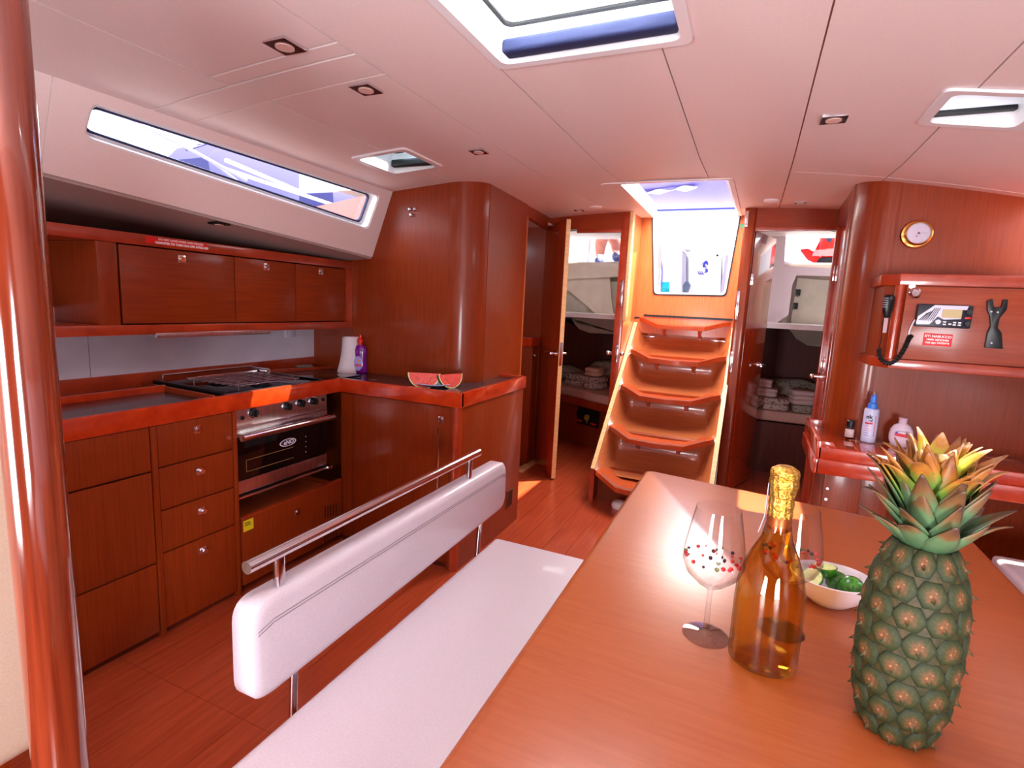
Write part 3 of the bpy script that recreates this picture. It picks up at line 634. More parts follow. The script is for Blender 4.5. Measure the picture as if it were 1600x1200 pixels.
# watermelon on a plate
pc = W(678, 602, z=.94); pc.z = .934
tag(obj('plate', B().lathe([(.05, 0), (.052, .002), (.085, .012), (.10, .020), (.099, .023), (.08, .016), (.05, .006)], pc, 40), mat('blue_white_china', (186, 204, 240), .2, coat=.4)), 'pale blue plate under the watermelon on the worktop', 'plate')
def melon(c, rot, tilt, R, L, label):
    t = thing('watermelon_slice', c, label, 'watermelon', 'watermelon wedges on the plate')
    M = Matrix.Translation(c) @ Matrix.Rotation(rot, 4, 'Z') @ Matrix.Rotation(tilt, 4, 'X')
    # wedge of an ellipsoid: long axis x, faces meet along the top edge
    a0, a1 = -PI/2-.78, -PI/2+.78; n, m = 16, 16
    def ep(s, u, v):  # shell at scale s
        th = PI*u; a = a0+(a1-a0)*v; return Vector((-L*math.cos(th)*s, R*s*math.sin(th)*math.cos(a), R+R*s*math.sin(th)*math.sin(a)))
    obj('rind', B().grid(lambda u, v: ep(1, u, v), n, m).xf(M), noisy('melon_rind', (18, 64, 22), (48, 118, 40), (6, 30, 6), 4, 3, .3, .3), t)
    for v in (0, 1):
        b = B(); b.grid(lambda u, w, v=v: ep(.93+.07*w, u, v), n, 1); obj('white_rind', b.xf(M), mat('melon_white', (226, 236, 170), .5), t)
        b = B(); pts = [ep(.935, k/n, v) for k in range(n+1)]; cen = Vector((0, 0, R)); vs = [b.bm.verts.new(q) for q in pts]; cc = b.bm.verts.new(cen)
        for i_ in range(n): b.bm.faces.new((vs[i_], vs[i_+1], cc))
        obj('flesh', b.xf(M), noisy('melon_flesh', (232, 70, 62), (240, 110, 96), (40, 40, 40), 3, 3, .4, .2), t, smooth=False)
        for k in range(7):
            u = .2+.6*k/6; r_ = random.uniform(.5, .78); q = ep(r_, u, v); b = B().ell(q, (.0035, .002, .0025), 8, 5); obj('seed', b.xf(M), blk, t)
melon(pc+Vector((-.045, -.015, .008)), .42, .62, .085, .088, 'left watermelon wedge with a broad red face turned to the camera')
melon(pc+Vector((.055, .035, .008)), 1.15, .55, .078, .078, 'right watermelon wedge leaning the other way on the plate')
# ------------------------------------------------------------------ open aft-cabin door leaf (left)
h = Vector((-1.652, 4.335, 0)); fdir = (Vector((-1.347, 3.962, 0))-h); Lf = fdir.length; fdir.normalize(); nn = Vector((fdir.y, -fdir.x, 0))
dl = thing('cabin_door', h, 'open glossy wood cabin door with a chrome lever handle, left of the steps', 'door')
q = [h, h+fdir*Lf, h+fdir*Lf-nn*-.034, h-nn*-.034]
q = [h-nn*.017, h+fdir*Lf-nn*.017, h+fdir*Lf+nn*.017, h+nn*.017]
door_gloss = noisy('glossy_door_veneer', (150, 46, 18), (178, 68, 32), (45, 45, 1.2), 3, 5, .2, 1, .01, lo=.3, hi=.7, coatr=.05)
obj('leaf', B().prism([v+Vector((0, 0, .015)) for v in q], (0, 0, 2.035), .003), door_gloss, dl)
e = h+fdir*(Lf+.001)
obj('edge_strip', B().prism([v+Vector((0, 0, .015)) for v in (e-nn*.017, e+nn*.017, e+nn*.017+fdir*.003, e-nn*.017+fdir*.003)], (0, 0, 2.035)), pale_edge, dl)
zh = W(880, 553, y=4.0).z; hp = h+fdir*(Lf-.055)+Vector((0, 0, zh))
for s_ in (-1, 1):
    a = hp+nn*.017*s_; k_ = a+nn*.045*s_
    obj('handle', B().cyl(a, a+nn*.01*s_, .024, n=18).cyl(a, k_, .010, n=12).tube([k_, k_-fdir*.03, k_-fdir*.07+nn*.01*s_, k_-fdir*.115+nn*.006*s_], [.011, .009, .010, .012], 10), chrome, dl)
obj('lock_plate', B().prism([v+Vector((0, 0, zh-.09)) for v in (e-nn*.011+fdir*.003, e+nn*.011+fdir*.003, e+nn*.011+fdir*.005, e-nn*.011+fdir*.005)], (0, 0, .18)), chrome, dl)
# ------------------------------------------------------------------ companionway steps
sp = thing('companionway_steps', (-.545, 4.2, 0), 'varnished wood companionway ladder with five curved treads', 'steps')
TY = [4.777, 4.503, 4.213, 3.924, 3.611]; TZ = [1.335, 1.068, .800, .522, .25]
XL, XR = -.935, -.150
s0 = Vector((0, 4.80, 1.295)); s1 = Vector((0, 3.655, .247)); sd = (s1-s0).normalized(); sn = Vector((0, sd.z, -sd.y)); sn = -sn if sn.y < 0 else sn   # sn: away from camera
for xs, nm in ((XL, 0), (XR, 1)):
    a, c2 = s0.copy(), s1.copy(); x0, x1 = (xs-.022, xs+.0) if nm == 0 else (xs, xs+.022)
    pts = [(x0, a.y, a.z), (x0, c2.y, c2.z), (x0, c2.y+.0, 0), (x0, c2.y+.10, 0), (x0, c2.y+.35, .25), (x0, a.y+.02, a.z-.25)]
    obj('stringer', B().prism(pts, (x1-x0, 0, 0), .002), wood_v, sp)
    # pale edge strip lying on the stringer front
    n_ = -sn; pts = [Vector((x0-.004, p.y, p.z)) for p in (s0, s1)]
    e0_ = [pts[0]+n_*.0, pts[1]+n_*.0, pts[1]+n_*.006, pts[0]+n_*.006]
    obj('edge_strip', B().prism(e0_, (.030, 0, 0)), pale_edge, sp)
    obj('foot_strip', B().box((x0-.003, c2.y-.007, 0), (x1+.006, c2.y, .247)), fascia_r, sp)
# moulded panel behind the treads, with a pocket under every tread
LT = (s1-s0).length+.0
tv = []
for y_, z_ in zip(TY, TZ): tv.append((Vector((0, y_, z_))-s0).dot(sd)/LT)
def spanel(u, v):
    base = s0.lerp(s1, v)
    # pocket depth
    k = None; d = 0.0
    edges = [tv[0]-.02] + tv[1:] + [1.02]
    for i in range(5):
        a = tv[i]; c = tv[i+1] if i < 4 else 1.12
        if a <= v <= c:
            t = (v-a)/(c-a); d = .17*(math.sin(PI*min(1, t*1.25)**.7) if t < .8 else 0)
            d = .135*max(0, math.sin(PI*t**.7))**.8
    fu = min(1, min(u, 1-u)/.13); fu = fu*fu*(3-2*fu)
    p = base + sn*(.012 + d*fu)
    return (XL+.002+(XR-XL-.004)*u, p.y, p.z)
obj('back_panel', B().grid(spanel, 36, 110), wood_step, sp)
obj('base_panel', B().box((XL, 3.78, 0), (XR, 3.80, .24)), wood_v, sp)
for i, (y_, z_) in enumerate(zip(TY, TZ)):
    wx = (-.912, -.735, -.355, -.165); dz = .052
    prof = [(wx[0], 0, 0), (wx[0]+.05, -.02, -.008), (wx[1], -.10, -dz), (-.545, -.118, -dz-.004), (wx[2], -.10, -dz), (wx[3]-.05, -.02, -.008), (wx[3], 0, 0)]
    back = .19
    b = B(); th = .034
    prof = [(x, dy-.03*(k_ not in (0, 6)), z2) for k_, (x, dy, z2) in enumerate(prof)]; top = [(x, y_+dy, z_+z2) for x, dy, z2 in prof]; tb = [(x, y_+back, z_+z2) for x, dy, z2 in prof]
    bot = [(x, y_+dy+.004, z_+z2-th) for x, dy, z2 in prof]; bb = [(x, y_+back, z_+z2-th) for x, dy, z2 in prof]
    rows = [tb, top, bot, bb]
    b.loops([tb, top, bot, bb, tb], closed=False)
    b.face([tb[0], top[0], bot[0], bb[0]]); b.face([tb[-1], top[-1], bot[-1], bb[-1]])
    bmesh.ops.remove_doubles(b.bm, verts=b.bm.verts, dist=1e-5)
    tr = obj('tread', b, tread_m, sp, ang=20)
    st_ = [Vector(p) for p in top]
    b = B(); b.loops([[p+Vector((0, .018, .0012)) for p in st_[1:-1]], [p+Vector((0, .034, .0012)) for p in st_[1:-1]]], closed=False)
    obj('grip_strip', b, mat('grip_grey', (110, 92, 100), .9), tr)
    for xb in (-.69, -.40):
        obj('bracket', B().prism([(xb-.012, y_-.07, z_-dz-th), (xb-.012, y_+.10, z_-dz-th), (xb-.012, y_+.12, z_-dz-th-.09), (xb-.012, y_+.03, z_-dz-th-.07)], (.024, 0, 0), .003), tread_m, tr)
# black slots beside the top tread
obj('slot_plate', B().box((-.96, YC-.02, 1.325), (-.915, YC-.013, 1.338)).box((-.148, YC-.02, 1.31), (-.126, YC-.013, 1.322)).box((-.88, YC-.022, 1.345), (-.155, YC-.014, 1.362)), blk, sp)
q = W(1025, 646, y=4.35)
q = s0.lerp(s1, .66)+sn*.13; 
tag(obj('round_lock', B().lathe([(.028, 0), (.028, .006), (.02, .010)], W(1025, 646, y=4.32), 18, -sn), mat('lock_silver', (200, 190, 200), .25, .8)), 'small round silver lock on the panel between the third and fourth step', 'lock')
for k, (a_, b_) in enumerate((((1005, 525), (1023, 527)), ((1110, 532), (1133, 534)))):
    p_, q_ = W(*a_, y=4.62), W(*b_, y=4.62)
    obj('hinge', B().box((p_.x, 4.60, p_.z-.004), (q_.x, 4.63, p_.z+.004), .001), chrome, sp)
# ------------------------------------------------------------------ aft cabins behind the doorways
YW = 6.0
def cabin(x0, x1, nm, wpx):
    # ceiling, back wall with window, dark lower bulkhead
    struct('ceiling_'+nm, B().box((max(x0, -2.15), YA+.03, 2.16), (min(x1, 1.25), YW, 2.19)), vinyl)
    xs_ = -2.15 if x0 < -2 else 1.25; struct('wall_side_'+nm, B().box((xs_-.02, YA+.03, 1.2), (xs_+.02, YW, 2.18)), cream); xh = (-2.8, -2.15) if x0 < -2 else (1.25, 1.82); struct('ceiling_berth_'+nm, B().box((xh[0], YA+.03, 1.2), (xh[1], YW, 1.23)), cream)
    a = [W(wpx[0], wpx[1], y=YW), W(wpx[2], wpx[3], y=YW)]
    wx0, wx1, wz1, wz0 = a[0].x, a[1].x, a[0].z, a[1].z
    b = B(); zl = 1.26
    zt_ = 2.26; xa, xb = max(x0, -2.15), min(x1, 1.25); wx0, wx1 = max(wx0, xa+.03), min(wx1, xb-.03); wz1 = min(wz1, 2.2)
    b.face([(xa, YW, zl), (wx0, YW, zl), (wx0, YW, zt_), (xa, YW, zt_)]); b.face([(wx1, YW, zl), (xb, YW, zl), (xb, YW, zt_), (wx1, YW, zt_)]); b.face([(wx0, YW, zl), (wx1, YW, zl), (wx1, YW, wz0), (wx0, YW, wz0)]); b.face([(wx0, YW, wz1), (wx1, YW, wz1), (wx1, YW, zt_), (wx0, YW, zt_)])
    struct('wall_'+nm, b, cream, solid=.03, smooth=False)
    cs = [(wx0, YW-.02, wz1), (wx1, YW-.02, wz1), (wx1, YW-.02, wz0), (wx0, YW-.02, wz0)]
    w = struct('window_3' if 'left' in nm else 'window_4', B().loops([rloop(cs, .04, -.01), rloop(cs, .04, .01, (0, -.005, 0)), rloop(cs, .04, .012, (0, .04, 0))]), gel)
    obj('pane', B().face(rloop(cs, .04, .01, (0, .03, 0))), glass_w, w)
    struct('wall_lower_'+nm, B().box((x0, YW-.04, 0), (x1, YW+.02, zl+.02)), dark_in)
    return wx0, wx1, wz0, wz1
cl_ = cabin(-2.8, -.975, 'left_cabin', (860, 371, 990, 412))
cr2 = cabin(-.09, 1.82, 'right_cabin', (1228, 358, 1420, 414))
struct('wall_cabin_inner_left', B().box((-1.0, YC+.02, 0), (-.965, YW, 2.2)), cream)
struct('wall_cabin_inner_right', B().box((-.12, YC+.02, 0), (-.085, YW, 2.2)), cream)
# cream moulded shelf/overhang shapes in the left cabin
mo = thing('moulded_panel', (-1.7, 5.7, 1.3), 'cream moulded overhang below the window in the left cabin', 'panel')
def pp(pts, y, dy=.1): return [W(a, b_, y=y) for a, b_ in pts], (0, dy, 0)
a, v = pp([(870, 412), (975, 408), (975, 432), (870, 437)], 5.80, .17); obj('sill', B().prism(a, v, .01), cream, mo)
a, v = pp([(870, 437), (952, 432), (957, 480), (965, 520), (890, 455), (870, 450)], 5.85, .08); obj('slope_panel', B().prism([Vector(p) for p in a], v), cream, mo, smooth=False)
a, v = pp([(860, 440), (975, 440), (975, 498), (860, 497)], 5.90, .04); obj('flat_panel', B().prism(a, v), cream_d, mo, smooth=False)
a, v = pp([(870, 497), (975, 498), (975, 523), (920, 520), (905, 514), (897, 505), (893, 497)], 5.84, .08); obj('lower_moulding', B().prism(a, v), cream, mo)
hd = thing('cabin_hatch', (-1.6, 5.4, 2.15), 'dark framed hatch in the ceiling of the left cabin', 'hatch')
obj('frame', B().loops([rloop([W(885, 362, z=2.155), W(958, 358, z=2.155), W(945, 352, z=2.155), W(885, 352, z=2.155)], .01), rloop([W(885, 362, z=2.145), W(958, 358, z=2.145), W(945, 352, z=2.145), W(885, 352, z=2.145)], .01)], True, True), navy, hd)
# berths
matt = noisy('mattress_cloth', (206, 168, 156), (216, 180, 168), (20, 20, 20), 3, 2, .85)
bl_ = thing('berth', (-1.7, 5.3, 0), 'berth with pale mattress in the left aft cabin', 'bed')
fa, fb = Vector((-2.4, 5.42, 0)), Vector((-1.0, 4.92, 0))
fa = Vector((-1.78, 5.30, 0))+ (Vector((-1.78, 5.30, 0))-Vector((-1.15, 4.98, 0)))*1.2; fb = Vector((-1.003, 4.905, 0))
def quadp(a, b_, z, dy=0): return [(a.x, a.y+dy, z), (b_.x, b_.y+dy, z), (b_.x, YW-.05, z), (a.x, YW-.05, z)]
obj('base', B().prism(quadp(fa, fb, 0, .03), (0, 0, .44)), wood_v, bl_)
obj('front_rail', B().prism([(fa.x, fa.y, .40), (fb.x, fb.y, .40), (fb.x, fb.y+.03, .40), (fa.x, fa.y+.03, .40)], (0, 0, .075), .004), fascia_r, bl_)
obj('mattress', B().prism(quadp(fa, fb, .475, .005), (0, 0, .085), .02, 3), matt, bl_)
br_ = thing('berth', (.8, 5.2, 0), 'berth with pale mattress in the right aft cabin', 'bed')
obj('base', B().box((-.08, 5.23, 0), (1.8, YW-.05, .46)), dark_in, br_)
obj('mattress', B().box((-.08, 5.20, .475), (1.8, YW-.05, .565), .02, 3), matt, br_)
# battery switch panel under the left berth
fd = (fb-fa).normalized(); fn = Vector((fd.y, -fd.x, 0)); fn = fn if fn.y < 0 else -fn
q = WP(919, 652, fa+fn*.0, fn)
sw = thing('switch_panel', q, 'black battery switch panel with two red handles under the left berth', 'switch panel')
Mq = Matrix((fd, Vector((0, 0, 1)), fn)).transposed().to_4x4(); Mq.translation = q
obj('plate', B().box((-.145, -.085, -.004), (.145, .085, .012), .008).xf(Mq), blk, sw)
for sx_ in (-.095, .095):
    obj('red_handle', B().ell((sx_, -.05, .022), (.04, .012, .014), 14, 8).xf(Mq), redm, sw, label='red handle')
    obj('dial', B().cyl((sx_, .02, .012), (sx_, .02, .03), .045, n=20).xf(Mq), rubber, sw)
obj('key', B().box((-.005, -.06, .012), (.005, -.02, .02)).cyl((0, .0, .012), (0, .0, .03), .03, n=16).xf(Mq), mat('brass_key', (200, 160, 60), .4, .5), sw)
# bedding
duvet = noisy('patterned_duvet', (206, 190, 184), (70, 58, 62), (14, 20, 26), 3, 2, .9, lo=.56, hi=.6)
duvet_g = noisy('grey_patterned_duvet', (168, 164, 150), (96, 92, 86), (14, 20, 26), 3, 2, .9, lo=.56, hi=.6)
towel_p = noisy('peach_towel', (226, 180, 158), (236, 196, 176), (90, 90, 90), 4, 3, .95, 0, .3)
towel_w = noisy('white_towel', (216, 198, 200), (230, 214, 214), (90, 90, 90), 4, 3, .95, 0, .3)
def folded(name, c, w, d, hgt, n, m, label, cat, grp=None, rot=0, bulge=.012):
    """stack of n folded layers joined at the front fold"""
    t = thing(name, c, label, cat, grp); lh = hgt/n
    for k in range(n):
        def lay(i):
            out = []
            for a in range(24):
                an = 2*PI*a/24; cx_ = abs(math.cos(an))**.35*math.copysign(1, math.cos(an)); cy2 = abs(math.sin(an))**.35*math.copysign(1, math.sin(an))
                out.append((cx_, cy2))
            return out
        base = lay(0); b = B(); ls = []
        for s_, z in ((.90, 0), (1, .22), (1.01, .5), (1, .8), (.93, 1.0)):
            ls.append([(w/2*s_*x_+.004*math.sin(5*x_+k), d/2*s_*y_+.004*math.cos(4*y_+k*2), lh*(k+z)*.98+bulge*.35*math.sin(3*x_+2*k)*(z > .4)) for x_, y_ in base])
        b.loops(ls, True, True); b.xf(Matrix.Translation(Vector(c)) @ Matrix.Rotation(rot, 4, 'Z')); obj('layer', b, m, t, ang=70)
    return t
def place(px, py, z): p = W(px, py, z=z); return p
folded('folded_duvet', Vector((-1.56, 5.47, .563)), .46, .26, .13, 2, duvet, 'pale folded duvet with small dark figures on the left berth', 'duvet', rot=-.45)
folded('folded_towel', Vector((-1.46, 5.42, .696)), .17, .15, .085, 2, towel_p, 'peach folded towel on top of the patterned duvet on the left berth', 'towel', rot=-.3)
def pillow(c, r, m, label, rot=0):
    b = B().ell((0, 0, 0), (1, 1, 1), 24, 12)
    for v in b.bm.verts:
        for i_ in (0, 1): v.co[i_] = math.copysign(abs(v.co[i_])**.7, v.co[i_])
        v.co.z *= (1-.35*abs(v.co.x)**3)*(1+.08*math.sin(7*v.co.x))
    b.xf(Matrix.Translation(Vector(c)) @ Matrix.Rotation(rot, 4, 'Z') @ Matrix.Diagonal((*r, 1)))
    return tag(obj('pillow', b, m), label, 'pillow')
pillow(Vector((-1.42, 5.80, .70)), (.22, .12, .13), duvet_g, 'grey patterned pillow behind the peach towel on the left berth')
pillow(Vector((-1.93, 5.78, .655)), (.26, .13, .08), duvet_g, 'flat grey pillow at the left end of the left berth')
folded('folded_duvet', Vector((.175, 5.37, .567)), .40, .28, .11, 2, duvet, 'white folded duvet with dark figures under two towels on the right berth', 'duvet')
folded('folded_towel', Vector((.155, 5.36, .680)), .23, .20, .075, 2, towel_w, 'lower of the two white towels stacked on the right berth', 'towel')
folded('folded_towel', Vector((.135, 5.36, .758)), .17, .16, .075, 2, towel_w, 'upper white towel, topmost of the stack on the right berth', 'towel')
folded('folded_duvet', Vector((.475, 5.35, .567)), .17, .24, .07, 1, duvet_g, 'grey folded cover under the single towel on the right berth', 'duvet')
folded('folded_towel', Vector((.465, 5.34, .640)), .20, .18, .12, 3, towel_w, 'white folded towel lying alone right of the towel stack', 'towel', rot=.25)
pillow(Vector((.42, 5.80, .69)), (.30, .12, .12), duvet_g, 'dark grey-green pillow at the back of the right berth')
# right cabin mouldings
mo = thing('moulded_panel', (.5, 5.7, 1.3), 'white moulded overhang with a grey access panel in the right cabin', 'panel')
a, v = pp([(1188, 348), (1232, 348), (1228, 362), (1225, 415), (1320, 420), (1310, 432), (1245, 430), (1238, 445), (1232, 492), (1212, 506), (1192, 506)], 5.86, .10); obj('moulding', B().prism(a, v), mat('lilac_white', (222, 206, 214), .4), mo, smooth=False)
a, v = pp([(1246, 434), (1320, 440), (1310, 530), (1236, 507), (1236, 498)], 5.90, .07); pnl = obj('access_panel', B().prism(a, v, .004), cream_d, mo)
for px, py in ((1247, 457), (1243, 478)):
    q = W(px, py, y=5.88); obj('hinge', B().box((q.x-.02, 5.87, q.z-.03), (q.x+.02, 5.90, q.z+.03), .003), blk, pnl)
a, v = pp([(1192, 506), (1212, 506), (1240, 512), (1320, 522), (1320, 545), (1262, 540), (1245, 530), (1232, 512)], 5.88, .1); obj('lower_moulding', B().prism(a, v), cream_d, mo)
hd = thing('cabin_hatch', (.6, 5.3, 2.15), 'dark framed hatch in the ceiling of the right cabin', 'hatch')
hq = [W(1262, 353, z=2.155), W(1315, 362, z=2.155), W(1330, 352, z=2.155), W(1268, 350, z=2.155)]
obj('frame', B().loops([rloop(hq, .01), rloop([p-Vector((0, 0, .012)) for p in hq], .01)], True, True), navy, hd)
# right cabin door leaf, opened inwards
dr_ = thing('cabin_door', (-.045, 4.38, 0), 'dark glossy cabin door standing open inside the right cabin', 'door')
a, c2 = Vector((-.045, 4.385, .02)), Vector((.105, 4.86, .02)); d_ = (c2-a).normalized(); n2 = Vector((d_.y, -d_.x, 0))
obj('leaf', B().prism([a, c2, c2-n2*.03, a-n2*.03], (0, 0, 1.99), .003), door_gloss, dr_)
hz = W(1190, 571, y=4.75).z; hh = a.lerp(c2, .86); hh.z = hz
obj('handle', B().cyl(hh, hh+n2*.01, .022, n=16).cyl(hh, hh+n2*.04, .009, n=10).tube([hh+n2*.04, hh+n2*.045-d_*.05, hh+n2*.045-d_*.11], .009, 10), chrome, dr_)
obj('hinge', B().box((-.05, 4.372, 1.62), (-.03, 4.382, 1.70), .002), chrome, dr_)
# ------------------------------------------------------------------ right passage wall, its door, the rounded column and chart-table bulkhead
YN = 2.985
struct('trim_11', (lambda b: b.loops([[(x, y, z) for x, y in [(.55+0*t, YN) for t in (0,)] + [(.55-.15*math.sin(t), YN+.15-.15*math.cos(t)) for t in [PI/2*k/14 for k in range(15)]]] for z in (0, 2.11)], closed=False))(B()), wood_v, solid=.02)
struct('wall_chart_table', B().box((.55, YN, 0), (1.82, YN+.03, 2.1)), wood_v)
def rw(y): return (.40+.07*(y-3.135)/(4.35-3.135), y)
wallstrip('wall_passage_right', [(.40, 3.135), rw(3.28)], 0, 'c', wood_v)
wallstrip('wall_passage_right_end', [rw(4.20), rw(4.35)], 0, 'c', wood_v)
b = B(); b.loops([[(*rw(3.28), 2.0), (*rw(4.2), 2.0)], [(*rw(3.28), cz(*rw(3.28))), (*rw(4.2), cz(*rw(4.2)))]], closed=False); struct('wall_passage_right_top', b, wood_v, solid=.03)
hd_ = thing('washroom_door', (.44, 3.75, 0), 'narrow glossy wood door in the right passage wall with a chrome handle', 'door')
a, c2 = rw(3.32), rw(4.19)
obj('leaf', B().prism([(a[0]+.004, a[1], .02), (c2[0]+.004, c2[1], .02), (c2[0]+.03, c2[1], .02), (a[0]+.03, a[1], .02)], (0, 0, 1.97)), door_gloss, hd_)
for yy in (3.30, 4.19):
    q = rw(yy); obj('door_frame', B().box((q[0]-.02, yy-.022, 0), (q[0]+.01, yy+.022, 2.0), .006), fascia_r, hd_)
q = rw(4.02); hz = W(1293, 590, y=4.0).z
obj('handle', B().cyl((q[0]+.004, q[1], hz), (q[0]-.012, q[1], hz), .026, n=16).cyl((q[0], q[1], hz), (q[0]-.05, q[1], hz), .010, n=10).ell((q[0]-.058, q[1], hz), (.016, .016, .016), 12, 8), chrome, hd_)
for zz in (1.70, 1.08):
    obj('hinge', B().box((.452, 4.165, zz-.05), (.462, 4.185, zz+.05), .002), chrome, hd_)
# chart table ------------------------------------------------
ct = thing('chart_table', (.8, 2.8, .7), 'glossy red wood chart table with a raised lip, right of the cabin doorway', 'table')
NX, NY = .312, 2.60
poly = [(NX+.004, NY+.01), (1.78, NY+.01), (1.78, YN-.004), (.54, YN-.004), (.43, 3.04), (.385, 3.12), (NX+.01, 3.16)]
obj('top', B().prism([(x, y, .735) for x, y in poly], (0, 0, .105), .002), noisy('chart_table_top', (150, 44, 16), (172, 60, 26), (1.4, 30, 30), 3, 4, .1, 1, 0, coatr=.03), ct)
obj('front_rail', B().box((NX, NY-.012, .735), (1.78, NY+.010, .800), .004), fascia_m, ct)
obj('front_rail', B().box((NX+.004, NY-.004, .800), (1.78, NY+.012, .852), .003), fascia_m, ct)
obj('front_rail', B().prism([(NX+.006, NY-.002, .85), (NX+.07, NY-.002, .85), (NX+.055, NY-.002, .877), (NX+.006, NY-.002, .877)], (0, .02, 0), .002), fascia_m, ct)
obj('side_rail', B().prism([(NX-.010, NY-.012, .735), (NX+.012, NY-.012, .735), (NX+.012, 3.17, .735), (NX-.010, 3.17, .735)], (0, 0, .065), .004), fascia_m, ct)
obj('side_rail', B().prism([(NX-.004, NY-.004, .80), (NX+.016, NY-.004, .80), (NX+.016, 3.17, .80), (NX-.004, 3.17, .80)], (0, 0, .077), .003), fascia_m, ct)
obj('side_rail', B().prism([(NX, 3.150, .80), (.395, 3.150, .80), (.395, 3.168, .80), (NX, 3.168, .80)], (0, 0, .075), .003), fascia_m, ct)
jl = mat('hairline_joint', (214, 120, 80), .4)
obj('lid_joint', B().box((.47, NY+.02, .8402), (.472, 2.90, .8408)).box((.47, 2.90, .8402), (1.08, 2.902, .8408)).box((1.08, NY+.02, .8402), (1.082, 2.90, .8408)), jl, ct)
obj('pedestal', B().box((.36, NY+.05, 0), (.50, YN, .735), .006), wood_v, ct)
obj('knee_panel', B().box((.50, NY+.10, 0), (.62, YN, .735), .01), wood_v, ct)
obj('back_panel', B().box((.62, YN-.06, 0), (1.78, YN, .735)), wood_v, ct)
obj('latch', B().cyl((.375, NY+.05, .66), (.375, NY+.042, .66), .006, n=10).cyl((.375, NY+.05, .61), (.375, NY+.042, .61), .006, n=10), chrome, ct)
# items standing on the chart table
ZT = .8405
p = W(1328, 664, z=ZT+.0)
p = Vector((p.x*0+.485, 3.0, ZT)); p = W(1329, 664, y=2.93); p.z = ZT
sbt = thing('medicine_bottle', p, 'tiny dark bottle with a white label, leftmost on the chart table', 'bottle')
obj('body', B().lathe([(.016, 0), (.018, .003), (.018, .052), (.013, .06)], p, 20), mat('amber_dark', (30, 14, 12), .15, coat=.5), sbt)
obj('label', B().lathe([(.0184, .008), (.0186, .009), (.0186, .046), (.0184, .047)], p, 20), mat('bottle_label', (214, 196, 196), .5), sbt)
obj('cap', B().lathe([(.014, .058), (.017, .06), (.017, .085), (.014, .088)], p, 20), blk, sbt)
p = W(1358, 672, y=2.90); p.z = ZT
spb = thing('spray_bottle', p, 'tall white spray bottle with a blue pump on the chart table', 'bottle')
obj('body', B().lathe([(.026, 0), (.030, .004), (.030, .150), (.027, .158), (.014, .160)], p, 28), mat('pale_blue_plastic', (206, 212, 244), .3), spb)
obj('pump', B().lathe([(.019, .158), (.019, .182), (.012, .186), (.013, .205), (.011, .212), (.011, .222)], p, 20), mat('blue_plastic', (62, 132, 232), .35), spb)
obj('lid', B().lathe([(.0125, .215), (.0125, .232), (.010, .234)], p, 20), pane_mat('clear_lid', (.9, .9, .95)), spb)
fv = (CAM-p); fv.z = 0; fv.normalize(); ux = Vector((-fv.y, fv.x, 0)); up = Vector((0, 0, 1))
def onb(dx, z, r=.0305): 
    a = dx/r; return p + fv*r*math.cos(a) + ux*r*math.sin(a) + up*z
def patch(dx0, dx1, z0, z1, r, m, par, name='print'):
    b = B(); b.grid(lambda u, v: onb(dx0+(dx1-dx0)*u, z0+(z1-z0)*v, r), 6, 1); return obj(name, b, m, par)
text('lettering', 'nk', .024, p+fv*.0315+ux*-.006+up*.122, ux, up, blk_ink, spb, bold=.0008)
text('lettering', 'ed', .016, p+fv*.0315+ux*.0+up*.106, ux, up, blk_ink, spb, bold=.0006)
patch(-.022, .010, .088, .096, .0304, red_ink, spb)
for k in range(5): patch(-.022, .006-.003*(k % 2), .078-.011*k, .0805-.011*k, .0303, mat('faint_print', (150, 120, 180), .5) if k > 2 else mat('pink_print', (220, 120, 140), .5), spb)
patch(.018, .022, .03, .13, .0303, mat('pink_edge', (214, 110, 130), .5), spb)
p = W(1408, 678, y=2.88); p.z = ZT
lo_ = thing('lotion_bottle', p, 'squat rounded white lotion bottle with a red label band', 'bottle')
fa_ = math.atan2(ux.y, ux.x)
obj('body', B().loops([oval(w, d, z, p, fa_, 28) for w, d, z in ((.026, .016, 0), (.036, .021, .008), (.044, .024, .03), (.046, .025, .055), (.042, .024, .080), (.031, .02, .098), (.016, .014, .108))], True, True), mat('pink_white_plastic', (224, 204, 222), .3), lo_)
obj('cap', B().lathe([(.014, .105), (.0165, .107), (.0165, .128), (.0175, .130), (.0175, .134)], p, 20), mat('pink_white_cap', (214, 190, 208), .3), lo_)
q = p+fv*.0262; b = B(); b.prism([q+ux*-.024+up*.052, q+ux*.030+up*.048, q+ux*.030+up*.062, q+ux*-.024+up*.066], fv*.0008); lb = obj('label', b, red_ink, lo_)
text('lettering', 'ROTANICA', .0085, q+ux*.008+up*.074+fv*-.0005, ux, up, blk_ink, lb)
obj('emblem', B().lathe([(.0045, 0), (.0045, .001)], q+ux*-.018+up*.068, 12, fv), blue_ink, lb)
